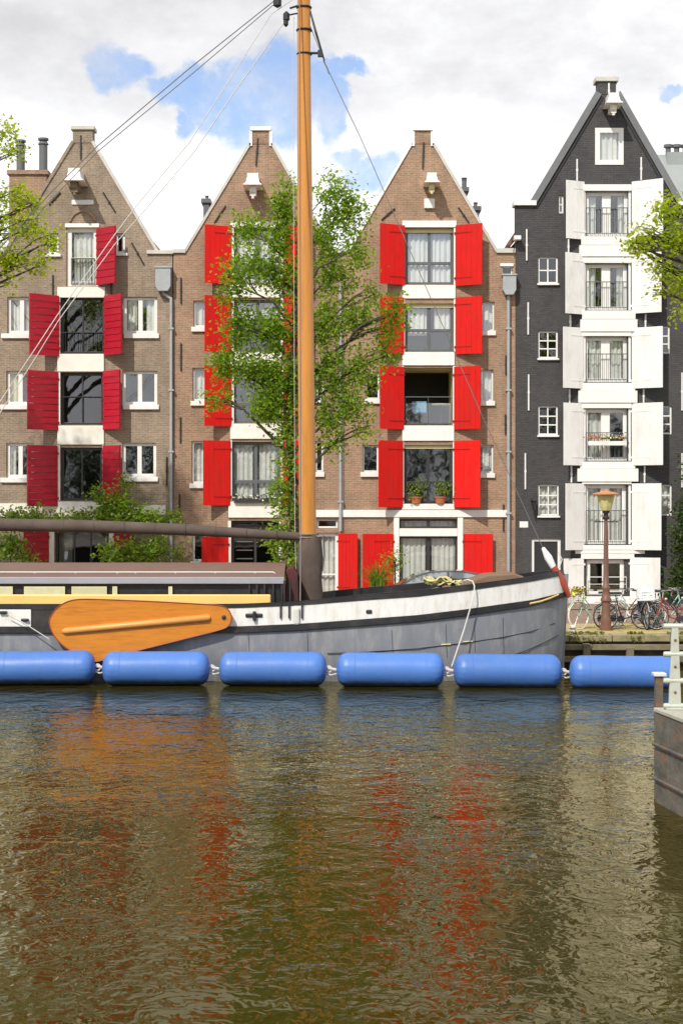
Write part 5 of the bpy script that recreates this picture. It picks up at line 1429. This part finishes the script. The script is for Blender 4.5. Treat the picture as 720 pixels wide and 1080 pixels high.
cl = [C(5, 140, 22, 14, 110, YL2), C(20, 160, 14, 8, 50, YL2), C(2, 165, 16, 16, 60, YL2), C(10, 205, 26, 16, 230, YL2), C(35, 215, 18, 12, 130, YL2), C(0, 240, 30, 22, 330, YL2), C(30, 240, 26, 18, 260, YL2), C(52, 255, 18, 14, 130, YL2),
      C(10, 275, 28, 18, 280, YL2), C(42, 280, 18, 12, 120, YL2), C(-30, 270, 35, 30, 400, YL2), C(-50, 200, 45, 40, 600, YL2), C(-70, 130, 45, 45, 600, YL2), C(-120, 220, 50, 50, 600, YL2), C(-140, 130, 50, 50, 500, YL2), C(-80, 60, 50, 45, 400, YL2), C(-150, 300, 40, 35, 300, YL2), C(8, 300, 14, 8, 40, YL2), C(-210, 170, 60, 50, 1800, YL2, dy=2), C(-250, 110, 60, 50, 1800, YL2, dy=1), C(-150, 80, 60, 45, 1700, YL2, dy=2), C(-200, 50, 60, 45, 1600, YL2, dy=2), C(-100, 105, 45, 40, 1100, YL2, dy=2), C(-140, 150, 50, 40, 1300, YL2, dy=2), C(-60, 80, 40, 36, 700, YL2, dy=2), C(-190, 240, 50, 40, 600, YL2, dy=2), C(-290, 190, 55, 50, 700, YL2, dy=2)]  # dense outer clumps, out of view, added to shade the left house's lower floors
tree('street_tree', (PX(-110, YL2), YL2, QZ), [(PX(-110, YL2), YL2, QZ), (PX(-108, YL2), YL2, 4), (PX(-100, YL2), YL2, 8), (PX(-98, YL2), YL2, 11), (PX(-95, YL2), YL2, 14)], .22, cl, M['leafbright'], 'yellow green tree whose branches reach in from the upper left edge', .12, dens=1.7, grow=1.08)
YR2 = 45
cl = [C(705, 225, 20, 16, 200, YR2), C(680, 245, 16, 10, 90, YR2), C(712, 255, 24, 18, 290, YR2), C(675, 262, 18, 9, 100, YR2), C(700, 285, 20, 14, 190, YR2), C(720, 300, 18, 16, 190, YR2), C(664, 258, 10, 5, 35, YR2), C(690, 310, 6, 5, 14, YR2), C(716, 330, 10, 9, 60, YR2),
      C(752, 230, 26, 30, 320, YR2), C(765, 290, 28, 26, 320, YR2), C(800, 200, 50, 45, 600, YR2), C(830, 270, 50, 45, 600, YR2), C(785, 140, 40, 35, 300, YR2), ]
tree('street_tree', (PX(800, YR2), YR2, QZ), [(PX(800, YR2), YR2, QZ), (PX(798, YR2), YR2, 4), (PX(795, YR2), YR2, 8), (PX(792, YR2), YR2, 11), (PX(790, YR2), YR2, 13)], .22, cl, M['leafbright'], 'bright green tree whose branches reach in from the right edge before the white shutters', .12, dens=2.1, grow=1.08)
# climbing plants
def climber(name, base, clumps, mat, label, leaf=.11, stems=(), dens=3.4):
    t = empty(name, base, label, 'climbing plant'); mb = MB()
    for s_ in stems: mb.tube(bent(s_[0], s_[1], 5, .1), .022, 6)
    P_ = sprays([(x, y, z, a * 1.15, b * 1.15, c * 1.1, n) for x, y, z, a, b, c, n in clumps], mb, 12, dens=dens); mb.build('stem', M['trunk'], t, recalc=False); leaf_mesh('foliage', P_, leaf, mat, t); return t
Yv = 45.9
climber('climbing_vine', (PX(306, Yv), Yv, QZ), [C(303, 590, 14, 18, 130, Yv), C(297, 565, 16, 14, 130, Yv), C(302, 535, 14, 16, 130, Yv), C(296, 515, 11, 14, 90, Yv), C(303, 490, 9, 18, 90, Yv), C(301, 462, 8, 16, 70, Yv), C(288, 570, 10, 8, 50, Yv), C(306, 610, 12, 12, 80, Yv)], M['vine'],
        'light green vine climbing the tree trunk beside the mast', .12, [((PX(306, Yv), Yv, QZ), (PX(302, Yv), Yv, PZ(460, Yv)))])
Yw = 56.9
climber('climbing_vine', (PX(120, Yw), Yw, QZ), [C(105, 545, 20, 14, 190, Yw), C(130, 540, 22, 14, 230, Yw), C(150, 548, 20, 12, 190, Yw), C(120, 528, 14, 14, 110, Yw), C(168, 550, 14, 10, 100, Yw), C(104, 522, 10, 12, 70, Yw), C(131, 512, 8, 9, 40, Yw), C(140, 585, 26, 16, 260, Yw), C(165, 580, 16, 20, 150, Yw), C(118, 585, 14, 16, 120, Yw), C(150, 610, 25, 18, 200, Yw), C(185, 550, 8, 16, 50, Yw), C(188, 580, 7, 16, 40, Yw)], M['vine'],
        'lush green vine over the ground floor beside the downpipe of the crimson shuttered house', .13, [((PX(150, Yw), Yw, QZ), (PX(130, Yw), Yw, PZ(540, Yw))), ((PX(150, Yw), Yw, QZ), (PX(165, Yw), Yw, PZ(550, Yw)))])
climber('climbing_vine', (PX(12, Yw), Yw, QZ), [C(10, 545, 24, 8, 120, Yw), C(35, 545, 16, 8, 90, Yw), C(10, 575, 22, 18, 200, Yw), C(-15, 580, 22, 25, 200, Yw), C(28, 590, 16, 12, 90, Yw), C(60, 548, 24, 5, 60, Yw), C(83, 547, 12, 5, 40, Yw), C(5, 612, 25, 18, 170, Yw)], M['leafdark'] if False else M['vine'],
        'green vine climbing at the left edge below the white ledge', .13, [((PX(12, Yw), Yw, QZ), (PX(10, Yw), Yw, PZ(548, Yw)))])
Yi = 57.4
climber('climbing_vine', (PX(718, Yi), Yi, QZ), [C(716, 570, 10, 22, 170, Yi), C(722, 540, 12, 24, 170, Yi), C(716, 610, 12, 20, 180, Yi), C(730, 590, 14, 30, 220, Yi), C(708, 628, 10, 8, 70, Yi), C(730, 500, 12, 30, 150, Yi)], M['leafdark'],
        'dark green ivy on the charcoal wall at the right edge', .13, [((PX(720, Yi), Yi, QZ), (PX(724, Yi), Yi, PZ(500, Yi)))])

# the bank behind the photographer: trees that the lower windows mirror
g = MB(); g.quad((-1500, -3000, .7), (1500, -3000, .7), (1500, -24, .7), (-1500, -24, .7)); g.build('ground', M['ground'])['kind'] = 'structure'
P_ = []
for i in range(16):
    cx_, cy_ = -56 + i * 7.5 + random.uniform(-1.5, 1.5), -30 + random.uniform(-2, 2); hh = random.uniform(11, 15.5)
    q_ = rng.normal(size=(4200, 3)); q_ /= np.linalg.norm(q_, axis=1)[:, None]; q_ *= rng.uniform(.3, 1, 4200)[:, None] ** .5
    P_.append(q_ * np.array([4.2, 3.6, (hh - 1) / 2]) + np.array([cx_, cy_, 1 + hh / 2]))
o = leaf_mesh('tree_belt', np.concatenate(P_), .40, M['leafdark'], None, base=(0, 0, 0))
tag(o, 'dense belt of trees along the opposite bank, mirrored darkly in the lower windows', 'trees', kind='stuff')

# ------------------------------------------------------------------ camera, light, sky
cam = bpy.data.cameras.new('camera'); co = bpy.data.objects.new('camera', cam); COL.objects.link(co)
co.location = (0, 0, CZ); co.rotation_euler = (R(90), 0, 0)
cam.sensor_fit = 'VERTICAL'; cam.sensor_height = 36; cam.lens = 36 * FPX / 1080; cam.clip_end = 6000; cam.clip_start = .1
scn.camera = co
EL, AZ = 44, 207      # sun azimuth clockwise from +Y
sd_ = Vector((math.sin(R(AZ)) * math.cos(R(EL)), math.cos(R(AZ)) * math.cos(R(EL)), math.sin(R(EL))))
sl_ = bpy.data.lights.new('sun', 'SUN'); so = bpy.data.objects.new('sun', sl_); COL.objects.link(so)
so.rotation_euler = sd_.to_track_quat('Z', 'Y').to_euler(); so.location = sd_ * 60
sl_.energy = 3.2; sl_.angle = R(.6); sl_.color = (1, .95, .87)
wd_ = bpy.data.worlds.new('World'); scn.world = wd_; wd_.use_nodes = True
nt = wd_.node_tree; N = nt.nodes.new; L = nt.links.new
bg = nt.nodes['Background']; bg.inputs['Strength'].default_value = .1
sky = N('ShaderNodeTexSky'); sky.sky_type = 'NISHITA'; sky.sun_disc = False; sky.sun_elevation = R(EL); sky.sun_rotation = R(AZ)
tc = N('ShaderNodeTexCoord'); G = tc.outputs['Generated']
def noise(scale, detail, loc, stretch=(1, 1, 1), rough=.55):
    mp = N('ShaderNodeMapping'); mp.inputs['Location'].default_value = loc; mp.inputs['Scale'].default_value = stretch; L(G, mp.inputs[0])
    n = N('ShaderNodeTexNoise'); n.inputs['Scale'].default_value = scale; n.inputs['Detail'].default_value = detail; n.inputs['Roughness'].default_value = rough
    L(mp.outputs[0], n.inputs['Vector']); return n
def math_(op, a, b=None, clamp=False):
    n = N('ShaderNodeMath'); n.operation = op; n.use_clamp = clamp
    for i, v in enumerate((a, b)):
        if v is None: continue
        if isinstance(v, (int, float)): n.inputs[i].default_value = v
        else: L(v, n.inputs[i])
    return n.outputs[0]
def mrange(v, a, b, c=0, d=1, smooth=True):
    n = N('ShaderNodeMapRange'); n.interpolation_type = 'SMOOTHSTEP' if smooth else 'LINEAR'
    n.inputs[1].default_value = a; n.inputs[2].default_value = b; n.inputs[3].default_value = c; n.inputs[4].default_value = d
    L(v, n.inputs[0]); return n.outputs[0]
# gaps in the cloud: soft spots round given directions, their edges broken by noise
dn = noise(14, 7, (2, 5, 1), rough=.6)
sub = N('ShaderNodeVectorMath'); sub.operation = 'SUBTRACT'; L(dn.outputs['Color'], sub.inputs[0]); sub.inputs[1].default_value = (.5, .5, .5)
scl = N('ShaderNodeVectorMath'); scl.operation = 'SCALE'; L(sub.outputs[0], scl.inputs[0]); scl.inputs['Scale'].default_value = .075
dd_ = N('ShaderNodeVectorMath'); dd_.operation = 'ADD'; L(G, dd_.inputs[0]); L(scl.outputs[0], dd_.inputs[1])
gap = None
for (px, py, rx, ry) in ((132, 62, 36, 26), (188, 90, 34, 20), (182, 125, 12, 16), (225, 112, 44, 30), (268, 118, 50, 44), (300, 95, 40, 34), (336, 110, 20, 52), (350, 76, 30, 13), (394, 178, 34, 20), (368, 168, 26, 12), (712, 100, 18, 8), (420, 205, 16, 20)):
    d = Vector(((px - 360) / FPX, 1, (540 - py) / FPX)).normalized()
    s_ = N('ShaderNodeVectorMath'); s_.operation = 'SUBTRACT'; L(dd_.outputs[0], s_.inputs[0]); s_.inputs[1].default_value = d
    m_ = N('ShaderNodeVectorMath'); m_.operation = 'MULTIPLY'; L(s_.outputs[0], m_.inputs[0]); m_.inputs[1].default_value = (FPX / rx, FPX / 50, FPX / ry)
    l_ = N('ShaderNodeVectorMath'); l_.operation = 'LENGTH'; L(m_.outputs[0], l_.inputs[0])
    g_ = mrange(l_.outputs['Value'], .7, 1.2, 1, 0)
    gap = g_ if gap is None else math_('MAXIMUM', gap, g_)
big = noise(2.6, 8, (.3, 1.7, .9), (1, 1, 1.8))
gen = mrange(big.outputs['Fac'], .36, .47, 1, 0)                    # other gaps all round the sky
# keep general gaps out of the part already described
sepg = N('ShaderNodeSeparateXYZ'); L(G, sepg.inputs[0])
front = mrange(sepg.outputs[1], .80, .93, 1, 0)
gen = math_('MULTIPLY', gen, front)
gap = math_('MAXIMUM', gap, gen)
wisp = noise(22, 6, (1, 1, 1), rough=.65)
wv = mrange(wisp.outputs['Fac'], .35, .72, .06, .58)
cover = math_('SUBTRACT', 1, math_('MULTIPLY', gap, math_('SUBTRACT', 1, wv)))
# cloud brightness: grey bellies high up, white low down
sh1 = noise(6, 8, (4, 2, 7), (1, 1, 2.0), .6)
sh2 = noise(17, 7, (9, 3, 2), (1, 1, 1.6), .6)
b1 = mrange(sh1.outputs['Fac'], .35, .65, -.10, .10); b2 = mrange(sh2.outputs['Fac'], .3, .7, -.07, .07)
alt = mrange(sepg.outputs[2], .14, .28, .20, -.11)
v = math_('ADD', math_('ADD', b1, b2), math_('ADD', alt, .89))
vc = N('ShaderNodeCombineColor'); L(math_('MULTIPLY', v, 9.7), vc.inputs[0]); L(math_('MULTIPLY', v, 9.7), vc.inputs[1]); L(math_('MULTIPLY', v, 9.9), vc.inputs[2])
skb = N('ShaderNodeVectorMath'); skb.operation = 'MULTIPLY'; L(sky.outputs[0], skb.inputs[0]); skb.inputs[1].default_value = (1.35, 1.35, 1.5)
mx = N('ShaderNodeMix'); mx.data_type = 'RGBA'; L(cover, mx.inputs[0]); L(skb.outputs[0], mx.inputs[6]); L(vc.outputs[0], mx.inputs[7])
L(mx.outputs[2], bg.inputs['Color'])

scn.view_settings.view_transform = 'Standard'; scn.view_settings.look = 'None'; scn.view_settings.exposure = .28; scn.view_settings.gamma = 1
scn.render.engine = 'CYCLES'
scn.cycles.max_bounces = 7; scn.cycles.transparent_max_bounces = 12; scn.cycles.caustics_reflective = False; scn.cycles.caustics_refractive = False
scn.cycles.use_denoising = True
